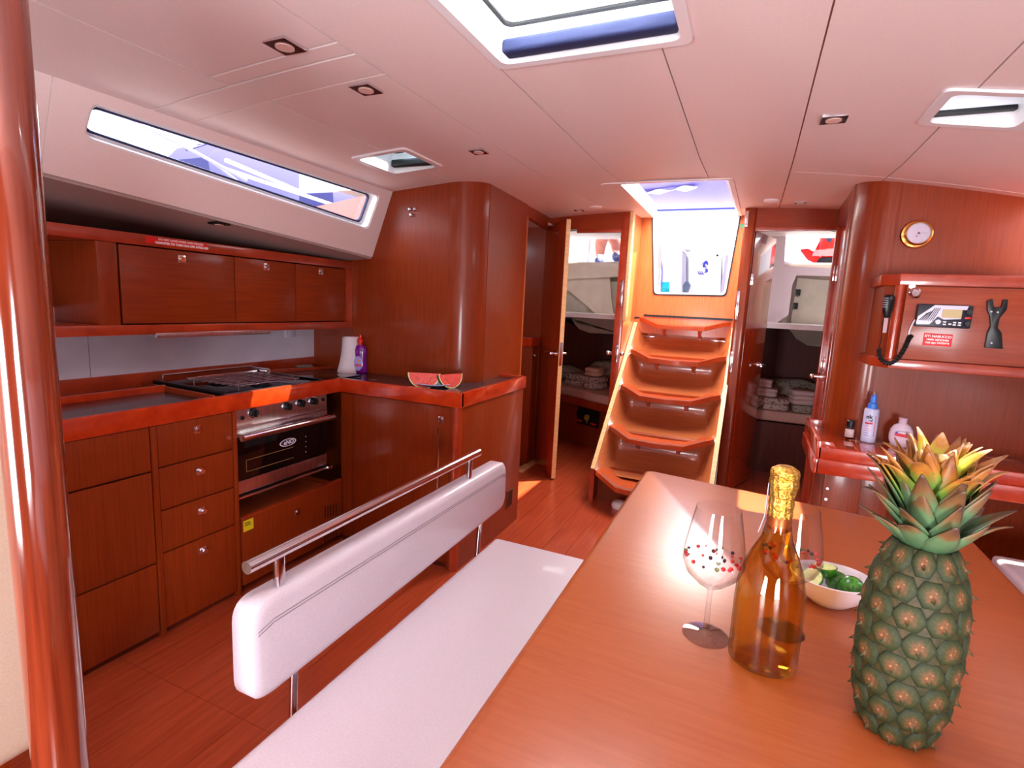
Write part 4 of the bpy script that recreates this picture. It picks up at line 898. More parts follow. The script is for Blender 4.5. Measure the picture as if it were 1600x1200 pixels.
# ------------------------------------------------------------------ instrument cupboard over the chart table
YI = 2.68
ic = thing('instrument_cupboard', (1.0, 2.83, 1.2), 'red wood instrument cupboard on the wall above the chart table', 'cupboard')
def prof(x0, dy, y=YI): return [(x0, y+.075), (x0+.055, y+dy), (1.78, y+dy), (1.78, YN-.002), (x0, YN-.002)]
obj('body', B().prism([(x, y, 1.245) for x, y in prof(.498, .016)], (0, 0, .305)), wood_v, ic)
obj('top_rail', B().prism([(x, y, 1.550) for x, y in prof(.478, 0)], (0, 0, .046), .004), fascia_r, ic)
obj('bottom_rail', B().prism([(x, y, 1.207) for x, y in prof(.478, -.01)], (0, 0, .040), .004), fascia_r, ic)
fd_ = obj('flap', B().box((.560, YI-.002, 1.250), (1.77, YI+.016, 1.546), .002), wood_x, ic)
obj('corner_post', B().cyl((.542, YI+.022, 1.246), (.542, YI+.022, 1.55), .018, n=16), fascia_r, ic)
p = W(1429, 458, y=YI); obj('lock_knob', B().lathe([(.022, 0), (.022, .006), (.015, .012), (.013, .018)], (p.x, YI-.002, p.z), 20, (0, -1, 0)), chrome, fd_)
p = W(1425, 447, y=YI); obj('round_sticker', B().lathe([(.012, 0), (.012, .001)], (p.x, YI-.002, p.z), 16, (0, -1, 0)), wht_ink, fd_)
q0 = W(1442, 521, y=YI); 
cs = [W(1444, 520, y=YI-.003), W(1489, 523, y=YI-.003), W(1486, 542, y=YI-.003), W(1441, 539, y=YI-.003)]
stk = obj('sticker', B().prism(cs, (0, -.0008, 0)), red_st, fd_)
xd = (cs[1]-cs[0]).normalized()
for k, (s_, tx) in enumerate(((.0145, 'S/Y: NABUCCO'), (.0112, 'MMSI: 227373400'), (.0112, 'Call sign: FAD2460'))):
    c = (cs[0]+cs[1]+cs[2]+cs[3])/4 + Vector((0, -.0012, (.013, -.001, -.013)[k])); text('lettering', tx, s_*.9, c, xd, (0, 0, 1), wht_ink, stk, bold=.0004)
# VHF radio
r0_ = W(1433, 474, y=YI-.03); r1_ = W(1514, 514, y=YI-.03); rx0, rx1, rz1, rz0 = .600, .778, 1.476, 1.386
rd = thing('marine_radio', ((rx0+rx1)/2, YI-.02, rz0), 'black and silver marine radio on the cupboard door', 'radio')
def RP(u, v, y): return Vector((rx0+(rx1-rx0)*u, y, rz0+(rz1-rz0)*v + .0*(u)))
obj('body', B().box((rx0, YI-.032, rz0), (rx1, YI-.002, rz1), .006), mat('radio_black', (20, 22, 40), .35), rd)
b = B(); b.prism([RP(u, v, YI-.032) for u, v in ((.0, .15), (.02, .45), (.3, .97), (.9, .97), (.88, .8), (.80, .80), (.8, .40), (.5, .35), (.38, .48), (.25, .12), (.02, .1))], (0, -.003, 0)); fpz = obj('face_plate', b, silver, rd, smooth=False)
for k in range(8):
    a, c2 = RP(.045+.035*k, .28+.0*k, YI-.0355), RP(.18+.032*k, .62+.035*k if k < 4 else .85, YI-.0355)
    obj('speaker_slot', B().tube([a, c2], .0014, 5), blk, fpz)
obj('screen', B().box(RP(.45, .44, YI-.0375), RP(.80, .80, YI-.0345)), grey_lcd, rd)
obj('knob', B().lathe([(.010, 0), (.009, .012)], RP(.39, .24, YI-.032), 18, (0, -1, 0)), silver, rd)
obj('knob', B().lathe([(.010, 0), (.009, .010)], RP(.92, .72, YI-.032), 18, (0, -1, 0)), blk, rd); obj('knob', B().lathe([(.010, 0), (.009, .010)], RP(.92, .22, YI-.032), 18, (0, -1, 0)), blk, rd)
obj('distress_key', B().box(RP(.86, .42, YI-.037), RP(.97, .50, YI-.032), .001), redm, rd)
for u, v in ((.52, .25), (.52, .14), (.62, .16), (.70, .24), (.70, .14), (.79, .24), (.79, .14)): obj('button', B().box(RP(u-.028, v-.03, YI-.036), RP(u+.028, v+.035, YI-.032), .001), white, rd)
# microphone and coiled lead
p = W(1388, 476, y=YI+.01)
mc = thing('handset', p, 'black radio handset hanging at the cupboard corner with its coiled lead', 'handset')
obj('microphone', B().loops([oval(w, d, z, p, .5, 18) for w, d, z in ((.008, .008, -.055), (.014, .012, -.045), (.02, .015, -.02), (.024, .017, .015), (.022, .016, .032), (.012, .01, .040))], True, True), blk, mc)
for k in range(5): obj('slot', B().box((p.x-.022, p.y-.020, p.z-.012+.009*k), (p.x-.006, p.y-.014, p.z-.009+.009*k)), mat('slot_grey', (120, 110, 120), .4), mc)
ctrl = [W(x, y, y=YI-.012) for x, y in ((1382, 490), (1378, 510), (1377, 528), (1373, 545), (1376, 560), (1388, 568), (1402, 561), (1413, 545), (1420, 530), (1424, 524), (1420, 520), (1428, 502), (1434, 498))]
def bez(cs, n):
    out = []
    for i in range(len(cs)-1):
        p0_, p1_, p2_, p3_ = cs[max(i-1, 0)], cs[i], cs[i+1], cs[min(i+2, len(cs)-1)]
        for k in range(n):
            t = k/n; out.append(.5*((2*p1_)+(p2_-p0_)*t+(2*p0_-5*p1_+4*p2_-p3_)*t*t+(3*p1_-p0_-3*p2_+p3_)*t**3))
    return out+[cs[-1]]
cp = bez(ctrl[:4], 4)
obj('lead', B().tube(cp, .0022, 6), blk, mc)
core = bez(ctrl[3:10], 40); pts = []
for i, c in enumerate(core):
    t = (core[min(i+1, len(core)-1)]-core[max(i-1, 0)]).normalized(); n1_ = t.cross(Vector((0, 1, 0))).normalized(); a = i*1.15; pts.append(c+(n1_*math.cos(a)+Vector((0, 1, 0))*math.sin(a))*.0075)
obj('coiled_lead', B().tube(pts, .0026, 5), blk, mc)
obj('coil_core', B().tube(core[::6], .006, 6), blk, mc)
obj('lead', B().tube(bez(ctrl[9:], 4), .003, 6), white, mc)
# paper slip on the corner behind handset
obj('paper_slip', B().prism([W(1383, 486, y=YI+.05), W(1389, 488, y=YI+.05), W(1386, 520, y=YI+.05), W(1379, 520, y=YI+.05)], (0, .001, 0)), mat('slip_paper', (224, 190, 196), .6), ic)
# black bracket
bk = [(1541, 470), (1549, 467), (1551, 480), (1563, 480), (1566, 468), (1573, 468), (1571, 484), (1560, 497), (1557, 512), (1563, 520), (1565, 545), (1537, 543), (1541, 520), (1546, 510), (1545, 494), (1541, 484)]
bw = thing('phone_bracket', W(1553, 545, y=YI-.01), 'black two-pronged holder screwed to the cupboard door right of the radio', 'bracket')
obj('plate', B().prism([W(a, c, y=YI-.002) for a, c in bk], (0, -.014, 0), .002), blk, bw)
for a, c in ((1549, 487), (1559, 488), (1549, 536)): q = W(a, c, y=YI-.016); obj('screw', B().lathe([(.004, 0), (.003, .0015)], q, 10, (0, -1, 0)), silver, bw)
# barometer
p = W(1432, 366, y=YN-.002); 
bc = thing('barometer', (p.x, YN, p.z), 'round brass-rimmed barometer with a white dial on the wood wall', 'barometer')
obj('case', B().lathe([(.060, 0), (.062, .004), (.058, .010), (.050, .012), (.050, .034), (.053, .040), (.047, .044), (.043, .036)], (p.x, YN-.001, p.z), 40, (0, -1, 0)), brass, bc)
dlp = obj('dial', B().cyl((p.x, YN-.036, p.z), (p.x, YN-.0385, p.z), .0425, n=36), mat('dial_white', (226, 214, 232), .4), bc)
obj('hub', B().cyl((p.x, YN-.038, p.z), (p.x, YN-.0405, p.z), .005, n=12).cyl((p.x-.006, YN-.038, p.z-.013), (p.x-.006, YN-.0395, p.z-.013), .003, n=8), mat('hub_red', (110, 20, 50), .4), bc)
obj('hand', B().box((p.x, YN-.040, p.z-.001), (p.x+.032, YN-.0388, p.z+.0015)), silver, bc)
for k in range(24):
    a = 2*PI*k/24; c = Vector((p.x+.039*math.cos(a), YN-.0386, p.z+.039*math.sin(a))); obj('tick', B().box((c.x-.0007, c.y-.0005, c.z-.0007), (c.x+.0007, c.y, c.z+.0007)), blk_ink, dlp)
obj('glass', B().cyl((p.x, YN-.0420, p.z), (p.x, YN-.0425, p.z), .046, n=36), glass_t, bc)
# ------------------------------------------------------------------ bench between galley and table
ZS, ZTB = .58, .88
bn = thing('bench', (-.6, .9, 0), 'white leather bench with a rail-topped padded backrest, between galley and table', 'bench')
sA, sB_ = W(775, 838, z=ZS), W(655, 940, z=ZS); xs0 = (sA.x+sB_.x)/2
obj('base', B().box((xs0+.05, .34, 0), (xs0+.34, sA.y-.03, ZS-.10), .01), wood_v, bn)
obj('cushion', B().box((xs0, .33, ZS-.10), (xs0+.40, sA.y, ZS), .022, 4), leather, bn)
XB = -.80
tn, tf = W(385, 885, x=XB), W(748, 708, x=XB)
bk_ = bn
yc0, yc1 = W(400, 915, x=XB).y-.03, W(782, 770, x=XB).y
ztop = W(765, 727, x=XB-.0).z; zbot = W(770, 806, x=XB).z
b = B(); cs_ = [(XB, yc0, ztop), (XB, yc1, ztop-.005), (XB, yc1+.006, zbot+.02), (XB, yc0, zbot)]
L_ = []
for dx, ins in ((-.030, .02), (-.036, .008), (-.030, 0), (.012, 0), (.020, .006), (.024, .018)):
    L_.append(rloop(cs_, .045, ins, (dx, 0, 0), 6))
b.loops(L_, True, True); bcush = obj('backrest', b, leather, bk_, ang=60)
for dz in (.045, .052):
    yy = [yc0+.012+(yc1-yc0-.024)*k/30 for k in range(31)]
    obj('stitching', B().tube([(XB+.0245, y_, ztop-dz-.0 if .5 < k < 29.5 else ztop-dz-.01) for k, y_ in enumerate(yy)], .0009, 4), mat('stitch', (120, 108, 116), .8), bcush)
zr = (tn.z+tf.z)/2
obj('rail', B().cyl((XB, tn.y, zr), (XB, tf.y, zr), .0125, n=20), chrome, bk_)
for px, py in ((436, 880), (733, 730)):
    q = W(px, py, x=XB); obj('bracket', B().box((XB-.008, q.y-.010, ztop-.03), (XB+.008, q.y+.010, zr-.006), .005, 3), chrome, bk_)
q = W(750, 840, x=XB)
for yy in (q.y, yc0+.12):
    obj('post', B().tube([(XB-.01, yy, ZS-.12), (XB-.005, yy, ZS), (XB, yy, zbot+.03)], .009, 12), chrome, bk_)
# ------------------------------------------------------------------ table
ta, tb_, tc_ = W(1008, 732, z=ZTB), W(1515, 838, z=ZTB), W(870, 935, z=ZTB); td = W(1600, 923, z=ZTB)
TX0 = (ta.x+tc_.x)/2-.002; TX1 = (tb_.x+td.x)/2
tbl = thing('saloon_table', ((TX0+TX1)/2, 1.1, 0), 'large glossy wooden saloon table in the foreground', 'table')
tp = [(TX0, .15), (TX1, .15), (TX1, tb_.y), (TX0, ta.y)]
b = B(); L_ = []
for ins, z in ((.012, ZTB-.032), (.002, ZTB-.026), (0, ZTB-.012), (.004, ZTB-.003), (.014, ZTB)): L_.append(rloop([(x, y, z) for x, y in tp], .035, ins, (0, 0, 0), 6))
b.loops(L_, True, True); obj('top', b, table_m, tbl, ang=60)
obj('leg', B().box((TX0+.20, .35, 0), (TX1-.20, 1.15, ZTB-.03), .02), wood_v, tbl)
tag(obj('hatch_cover', B().lathe([(.0, 0), (.055, 0), (.06, .02), (.05, .04), (.03, .05)], W(968, 793, z=0), 20), white), 'small white rounded cap on the floor beside the foot of the steps', 'cap')
# settee on the right
se = thing('settee', (1.2, 1.5, 0), 'pale leather settee at the far right beyond the table', 'settee')
q = W(1548, 864, z=ZS)
obj('base', B().box((q.x+.03, -.8, 0), (1.8, q.y-.02, ZS-.11), .01), wood_v, se)
obj('seat', B().box((q.x, -.8, ZS-.11), (1.8, q.y, ZS), .025, 4), leather, se)
obj('backrest', B().box((1.55, -.8, ZS), (1.72, q.y, ZS+.42), .03, 4), leather, se)
# ------------------------------------------------------------------ table things
TB = ZTB
p = W(1228, 731, z=TB+.305); p.z = TB
bt = thing('sparkling_wine_bottle', p, 'clear bottle of golden sparkling wine with gold foil on its neck', 'bottle')
R_ = .048
prof = [(R_*.8, 0), (R_, .006), (R_, .10), (R_*.97, .125), (R_*.86, .15), (R_*.66, .175), (R_*.45, .197), (.0165, .222), (.0145, .24), (.0145, .30)]
obj('glass', B().lathe(prof, p, 40), glass_b, bt)
def wine_mat():
    m = mat('golden_wine', (236, 168, 60), .02, trans=1, ior=1.33); return m
wm = pane_mat('golden_wine', (.95, .72, .26))
obj('wine', B().lathe([(r*.94, z+.003) for r, z in prof[:8]]+[(.0001, .2225)], p, 40), wm, bt)
foil = noisy('gold_foil', (196, 142, 40), (236, 190, 92), (60, 60, 90), 3, 3, .25, .2, .8, metal=.9)
def foilp(u, v):
    a = 2*PI*u; z = .232+.075*v; r = .0165+.0025*min(1, max(0, (v-.45)*8))+.0006*math.sin(14*a+5*v)+.0005*math.sin(31*v); 
    if v > .93: r *= (1-(v-.93)*6)
    return p+Vector((r*math.cos(a), r*math.sin(a), z))
b = B(); b.grid(foilp, 48, 30); b.face([foilp(k/48, 1) for k in range(48)]); obj('foil', b, foil, bt)
obj('neck_band', B().lathe([(.0152, .212), (.0168, .214), (.0168, .236), (.0155, .238)], p, 24), mat('bronze_band', (150, 74, 30), .35, .6), bt)
fv2 = (CAM-p); fv2.z = 0; fv2.normalize(); lf = Vector((fv2.y, -fv2.x, 0))
b = B(); b.grid(lambda u, v: p+(lf*math.cos(.5*(u-.5)-.1)+fv2*math.sin(.5*(u-.5)-.1+.35))*(.0195 if v > .35 else .0195+.006*(.35-v)/.35)+Vector((0, 0, .205+.075*v)), 4, 10); obj('duty_strip', b, mat('strip_paper', (180, 180, 196), .5), bt, solid=.0008)
# wine glasses
berry = mat('red_berry', (190, 16, 26), .25, coat=.4); berry_d = mat('dark_berry', (40, 16, 30), .3); mint = mat('herb_green', (110, 120, 70), .5)
def lathe_open(R, c, n):
    b = B(); b.loops([[(c.x+r*math.cos(2*PI*i/n), c.y+r*math.sin(2*PI*i/n), c.z+z) for i in range(n)] for r, z in R], True, False); return b
def wineglass(c, label, sc=1.0):
    t = thing('wine_glass', c, label, 'glass', 'stemmed glasses on the table')
    R = [(.036, 0), (.036, .002), (.012, .005), (.0045, .012), (.0038, .075), (.006, .083), (.022, .093), (.040, .110), (.0475, .130), (.046, .150), (.040, .185), (.0335, .218)]
    inn = [(.0328, .218), (.0392, .185), (.0452, .150), (.0466, .130), (.0392, .111), (.022, .0945), (.0005, .087)]
    R = [(a*sc, z*sc) for a, z in R]; inn = [(a*sc, z*sc) for a, z in inn]
    obj('bowl', B().lathe(R, c, 44, ).lathe(inn[::-1][:0] or [(.0001,.0)], c, 3) if 0 else lathe_open(R, c, 44), glass_t, t)
    obj('drink', B().lathe([(.001, .0885), (.021, .096), (.0385, .1125), (.0455, .130), (.0452, .136), (.0001, .136)], c, 36), pane_mat('pale_drink', (.98, .93, .93)), t)
    for k in range(34):
        a = random.uniform(0, 2*PI); r = .043*math.sqrt(random.random()); 
        if k < 14: a = 2*PI*k/14+random.uniform(-.1, .1); r = .0425
        q = c+Vector((r*math.cos(a), r*math.sin(a), .136+random.uniform(-.002, .002))); s_ = random.uniform(.0022, .0036)
        obj('berry', B().ell(q, s_, 8, 6), (berry, berry, berry_d, mint)[k % 4], t)
    return t
p = W(1130, 795, z=TB+.218); p.z = TB; p.x -= .006; wineglass(p, 'wine glass with floating red berries left of the bottle')
p = W(1240, 806, z=TB+.218); p.z = TB; p.y += .05; p.x += .008; wineglass(p, 'wine glass half hidden behind the bottle, beside the lime bowl')
# lime bowl
p = W(1300, 905, z=TB+.045); p.z = TB
tag(obj('bowl', B().loops([oval(w, d, z, p, .15, 40) for w, d, z in ((.030, .026, 0), (.034, .03, .002), (.052, .045, .018), (.066, .056, .040), (.071, .060, .052), (.069, .058, .053), (.062, .053, .040), (.048, .042, .018), (.03, .026, .008), (.001, .001, .007))], True, False), mat('white_porcelain', (236, 226, 236), .15, coat=.5)), 'white oval bowl holding limes on the table', 'bowl')
limem = noisy('lime_peel', (28, 92, 14), (62, 138, 30), (40, 40, 40), 3, 3, .25, .4, .15)
limef = noisy('lime_flesh', (196, 214, 120), (226, 232, 160), (60, 60, 60), 4, 2, .35)
def lime(c, r, label): return tag(obj('lime', B().lathe([(.0005, -1.18*r), (.2*r, -1.08*r)]+[(r*math.cos(a), r*1.02*math.sin(a)) for a in [-1.25+2.5*k/12 for k in range(13)]]+[(.18*r, 1.1*r), (.0005, 1.16*r)], c, 24, (.55, -.25, .35)), limem), label, 'lime')
lime(p+Vector((.030, -.008, .040)), .0215, 'whole green lime at the right of the white bowl')
lime(p+Vector((.012, .020, .034)), .019, 'whole lime mostly hidden at the bottom of the white bowl')
def halflime(c, ax, r, label):
    t = thing('lime_half', c, label, 'lime'); ax = Vector(ax).normalized()
    obj('peel', B().lathe([(.0005, -r)]+[(r*math.cos(a), r*math.sin(a)) for a in [-1.4+1.4*k/8 for k in range(9)]]+[(r*.9, .0003)], c, 24, ax), limem, t)
    obj('flesh', B().lathe([(r*.9, 0), (r*.9, .001)], c, 24, ax), limef, t)
halflime(p+Vector((-.012, .020, .058)), (-.1, .1, 1), .022, 'cut lime half lying face up at the back of the bowl')
halflime(p+Vector((-.034, -.012, .046)), (-.35, -.6, .7), .019, 'lime wedge tipped against the left side of the bowl')
# pineapple
p = W(1443, 862, y=.78); fz = p.z; 
pa = thing('pineapple', (p.x, p.y, TB), 'ripe pineapple with a tall spiky crown standing on the table', 'pineapple')
fh = fz-TB+.01; fr = .056; c0 = Vector((p.x, p.y, TB))
def frad(z): t = z/fh; return fr*(max(0, 1-abs(2*t-.96)**2.6*.62))**.5
flesh = noisy('pineapple_skin', (34, 40, 10), (70, 56, 20), (30, 30, 30), 4, 4, .6)
obj('fruit', B().lathe([(frad(fh*k/24)*.955, fh*k/24) for k in range(25)], c0, 40), flesh, pa)
eye_m = bpy.data.materials.new('pineapple_eye'); eye_m.use_nodes = True; nt = eye_m.node_tree; bs_ = nt.nodes['Principled BSDF']; bs_.inputs['Roughness'].default_value = .7
tc = nt.nodes.new('ShaderNodeTexCoord'); gr_ = nt.nodes.new('ShaderNodeTexGradient'); gr_.gradient_type = 'SPHERICAL'; mp = nt.nodes.new('ShaderNodeMapping'); mp.inputs['Scale'].default_value = (1, 1, 1)
nz = nt.nodes.new('ShaderNodeTexNoise'); nz.inputs['Scale'].default_value = 5; mxn = nt.nodes.new('ShaderNodeMath'); mxn.operation = 'MULTIPLY_ADD'; mxn.inputs[1].default_value = .6; 
rp = nt.nodes.new('ShaderNodeValToRGB'); el = rp.color_ramp.elements; el[0].position = .3; el[0].color = (*lin((16, 32, 8)), 1); el[1].position = 1.0; el[1].color = (*lin((160, 104, 66)), 1)
e1 = el.new(.66); e1.color = (*lin((46, 54, 14)), 1); e2 = el.new(.95); e2.color = (*lin((104, 66, 34)), 1)
nt.links.new(tc.outputs['Object'], mp.inputs[0]); nt.links.new(mp.outputs[0], gr_.inputs[0]); nt.links.new(mp.outputs[0], nz.inputs['Vector']); nt.links.new(nz.outputs[0], mxn.inputs[0]); nt.links.new(gr_.outputs['Fac'], mxn.inputs[2]); nt.links.new(mxn.outputs[0], rp.inputs[0]); nt.links.new(rp.outputs[0], bs_.inputs['Base Color'])
# one eye mesh: hexagonal boss with a small spike; unit size, scaled per object
b = B(); ls = []
for s_, z in ((1.0, -.12), (.92, .12), (.62, .27), (.30, .30)): ls.append([(s_*math.cos(PI/3*k), s_*math.sin(PI/3*k), z) for k in range(6)])
b.loops(ls, False, True); b.lathe([(.22, .26), (.12, .45), (.01, .85)], (0, -.12, 0), 5, (0, -.45, 1))
eo = obj('fruit_eye', b, eye_m, pa, ang=50)
eo.data.transform(Matrix.Translation(wloc(pa)))
rows = 8; first = True
for r_ in range(rows):
    z = fh*(.05+.9*r_/(rows-1)); n = 10
    for k in range(n):
        a = 2*PI*(k+.5*(r_ % 2))/n + r_*.06; rr = frad(z)
        zz2 = frad(min(fh, z+.004))-frad(max(0, z-.004)); nrm = Vector((math.cos(a), math.sin(a), -zz2/.008)).normalized()
        o = eo if first else eo.copy()
        if not first: COL.objects.link(o); o.parent = pa
        first = False
        pos = Vector((rr*.95*math.cos(a), rr*.95*math.sin(a), z)); s_ = PI*rr/n*1.10; sv = min(s_, .5*fh/rows*1.1+.001)
        up_ = Vector((0, 0, 1)); tx = up_.cross(nrm).normalized(); ty = nrm.cross(tx)
        o.matrix_local = Matrix.Translation(pos) @ Matrix((tx, ty, nrm)).transposed().to_4x4() @ Matrix.Diagonal((s_, fh/rows*.60, .012, 1))
def leafmat(name, stops):
    m = bpy.data.materials.new(name); m.use_nodes = True; nt = m.node_tree; b_ = nt.nodes['Principled BSDF']; b_.inputs['Roughness'].default_value = .45
    at = nt.nodes.new('ShaderNodeAttribute'); at.attribute_name = 'along'; nz = nt.nodes.new('ShaderNodeTexNoise'); nz.inputs['Scale'].default_value = 60; tc = nt.nodes.new('ShaderNodeTexCoord')
    ma = nt.nodes.new('ShaderNodeMath'); ma.operation = 'MULTIPLY_ADD'; ma.inputs[1].default_value = .35; sub = nt.nodes.new('ShaderNodeMath'); sub.operation = 'SUBTRACT'; sub.inputs[1].default_value = .17
    rp = nt.nodes.new('ShaderNodeValToRGB'); el = rp.color_ramp.elements
    el[0].position = stops[0][0]; el[0].color = (*lin(stops[0][1]), 1); el[1].position = stops[-1][0]; el[1].color = (*lin(stops[-1][1]), 1)
    for ps, c in stops[1:-1]: e = el.new(ps); e.color = (*lin(c), 1)
    nt.links.new(tc.outputs['Object'], nz.inputs['Vector']); nt.links.new(nz.outputs[0], ma.inputs[0]); nt.links.new(at.outputs['Fac'], ma.inputs[2]); nt.links.new(ma.outputs[0], sub.inputs[0]); nt.links.new(sub.outputs[0], rp.inputs[0]); nt.links.new(rp.outputs[0], b_.inputs['Base Color'])
    b_.inputs['Subsurface Weight'].default_value = .0
    return m
lf_top = leafmat('leaf_sunlit', [(0, (66, 120, 26)), (.45, (142, 180, 36)), (.68, (206, 206, 70)), (.84, (210, 150, 60)), (1, (240, 218, 180))])  # lightened in colour to stand in for sun on the top leaves
lf_mid = leafmat('leaf_green_brown', [(0, (40, 92, 36)), (.55, (104, 146, 54)), (.76, (176, 112, 40)), (1, (120, 72, 40))])
lf_low = leafmat('leaf_dark_dry', [(0, (34, 70, 44)), (.55, (84, 116, 78)), (.74, (112, 78, 44)), (1, (70, 44, 34))])
def leaf(base, az, el0, L, wd_, droop, curl, m, twist=0):
    b = B(); n = 14; pts = []; d = Vector((math.cos(az)*math.cos(el0), math.sin(az)*math.cos(el0), math.sin(el0))); pos = base.copy(); side = Vector((-math.sin(az), math.cos(az), 0)); e_ = el0; rows_ = []
    al = []
    for i in range(n+1):
        t = i/n; w = wd_*(1-t)**.62*(.75+.9*t*(1-t)*2)*.5
        if i == n: w = .0006
        dd = Vector((math.cos(az)*math.cos(e_), math.sin(az)*math.cos(e_), math.sin(e_))); nr = side.cross(dd); s2 = (side*math.cos(twist*t)+nr*math.sin(twist*t))
        rows_.append([pos-s2*w+nr*w*.35*-1, pos-s2*w*.5+nr*w*.06*-1, pos, pos+s2*w*.5+nr*w*.06*-1, pos+s2*w+nr*w*.35*-1]); al.append(t)
        e_ -= droop/n*(1 if t < .7 else 1+curl); pos = pos+dd*(L/n)
    rows2 = [[b.bm.verts.new(q) for q in r] for r in rows_]
    for r1, r2 in zip(rows2, rows2[1:]):
        for k in range(4): b.bm.faces.new((r1[k], r1[k+1], r2[k+1], r2[k]))
    o = obj('leaf', b, m, pa, ang=80); at = o.data.attributes.new('along', 'FLOAT', 'POINT')
    for i in range(n+1):
        for k in range(5): at.data[i*5+k].value = al[i]
    md = o.modifiers.new('s', 'SOLIDIFY'); md.thickness = .0012
ctop = c0+Vector((0, 0, fh-.006)); rng = random.Random(5)
CH = W(1455, 662, y=.78).z-(TB+fh)       # crown height
for ring in range(11):
    t = ring/10; n = 9 if ring < 8 else 6
    for k in range(n):
        az = 2*PI*(k+.5*(ring % 2))/n+ring*.35+rng.uniform(-.12, .12)
        el_ = .78+.72*t**.6+rng.uniform(-.12, .1); L = CH*(.38+.33*math.sin(PI*min(1, t*.95+.05))**.8*.8+.08*rng.random())
        if ring >= 8: L = CH*rng.uniform(.48, .62)
        base = ctop+Vector((math.cos(az)*.020*(1-t*.7), math.sin(az)*.020*(1-t*.7), CH*.42*t))
        leaf(base, az, min(el_, 1.38), L, .037 if ring < 8 else .040, rng.uniform(-.5, .35) if ring < 5 else rng.uniform(.0, .75), rng.uniform(-2, 6), lf_low if ring < 4 else (lf_mid if ring < 8 else lf_top), rng.uniform(-.5, .5))
obj('crown_core', B().lathe([(.022, 0), (.02, CH*.25), (.008, CH*.5)], ctop, 14), lf_mid, pa)
# ------------------------------------------------------------------ glossy column and soft furnishings at the left edge
gloss_col = noisy('high_gloss_varnish', (96, 32, 16), (130, 52, 28), (30, 30, 1), 3, 3, .12, 1, 0, coatr=.02, spec=.8)
pe = Vector((-.6, .2845, 0)); pd = pe.normalized(); side = Vector((pd.y, -pd.x, 0))
cc = pe - side*.023 + pd*.0
tag(obj('varnished_post', B().lathe([(.023, .0), (.023, 2.075)], (cc.x, cc.y, 0), 48), gloss_col), 'shiny varnished round post filling the left edge of the view', 'post')
lw = thing('side_locker', (-1.15, .2, 1.2), 'red wood wall locker behind the shiny post at the left edge', 'locker')
obj('body', B().box((-1.35, -.5, 1.335), (-1.05, .452, 1.53), .01), wood_h, lw); obj('rail', B().box((-1.06, -.5, 1.322), (-1.035, .452, 1.345), .004), fascia_r, lw)
ls_ = thing('lounge_backrest', (-1.1, .1, .7), 'beige padded backrest cushion at the lower left edge of the view', 'cushion')
obj('cushion', B().box((-1.12, -.6, .62), (-1.02, .452, 1.315), .035, 4), leather_b, ls_)
obj('seam', B().tube([(-1.018, .41, .66), (-1.017, .41, 1.27)], .002, 5), mat('dark_seam', (90, 80, 60), .8), ls_)
struct('wall_lounge_side', B().box((-1.36, -.9, 0), (-1.13, .42, 1.30), .01), wood_v)
# ------------------------------------------------------------------ outside: cockpit, canopy, neighbours
struct('floor_cockpit', B().box((-2.6, 4.9, 1.30), (1.6, 9.5, 1.34)).box((-.962, 4.83, 1.34), (-.122, 4.9, 1.50)), gel).name = 'floor_cockpit'
cq = [W(1000, 296, z=2.75), W(1151, 276, z=2.75), W(1152, 324, z=2.75), W(1027, 328, z=2.75)]
cn = thing('spray_hood', (cq[0]+cq[2])/2, 'violet-blue canvas spray hood over the companionway', 'canopy')
obj('canvas', B().prism([cq[0]+Vector((-.3, -.35, 0)), cq[1]+Vector((.9, -.35, 0)), cq[2]+Vector((.9, 0, 0)), cq[3]], (0, 0, .02)), violet, cn)
obj('hem', B().tube([cq[3]+Vector((0, 0, -.01)), cq[2]+Vector((.9, 0, -.01))], .012, 8), mat('hem_blue', (84, 96, 190), .7), cn)
def ruff(u, v): a = cq[0].lerp(cq[1], u*.62); return a+Vector((0, .04+.10*v*(1+.3*math.sin(9*u)), -.03-.015*math.sin(14*u+3*v)))
obj('rolled_flap', B().grid(ruff, 24, 4), mat('clear_vinyl_roll', (220, 224, 250), .3), cn, solid=.01)
# cockpit table box with emblem
YT = 6.8
tl, tr2, brr, bll = W(1074, 388, y=YT), W(1142, 388, y=YT), W(1134, 470, y=YT), W(1077, 470, y=YT)
tb2 = thing('cockpit_table', (tl.x/2+tr2.x/2, YT, 1.3), 'white cockpit table with a blue sea-horse emblem seen through the companionway', 'table')
obj('box', B().prism([tl+Vector((.04, 0, 0)), tr2-Vector((.10, 0, 0)), brr-Vector((.06, 0, 0)), bll+Vector((.0, 0, 0))], (0, .5, 0), .02), gel, tb2)
for a_ in ([(1066, 390), (1072, 400), (1072, 462), (1064, 462)], [(1134, 398), (1139, 398), (1131, 462), (1124, 462)]):
    obj('leaf_board', B().prism([W(x, y, y=YT+.05) for x, y in a_], (0, .4, 0), .005), mat('leaf_grey', (190, 188, 206), .4), tb2)
obj('top', B().prism([W(1068, 386, y=YT-.05), W(1144, 386, y=YT-.05), W(1144, 389.5, y=YT-.05), W(1068, 389.5, y=YT-.05)], (0, .6, 0), .005), gel, tb2)
def em(pts, nm='emblem'): obj(nm, B().prism([W(x, y, y=YT-.003) for x, y in pts], (0, -.004, 0)), blue_ink, tb2, smooth=False)
S = lambda L: [(1060+a/15, 380+b_/15) for a, b_ in L]
em(S([(655, 408), (680, 420), (700, 480), (690, 520), (665, 500), (640, 475), (628, 500), (628, 530), (670, 570), (600, 565), (572, 570), (570, 520), (590, 460), (620, 425)]))
em(S([(600, 590), (660, 595), (695, 625), (690, 670), (650, 695), (600, 685), (630, 665), (640, 635), (625, 605)]))
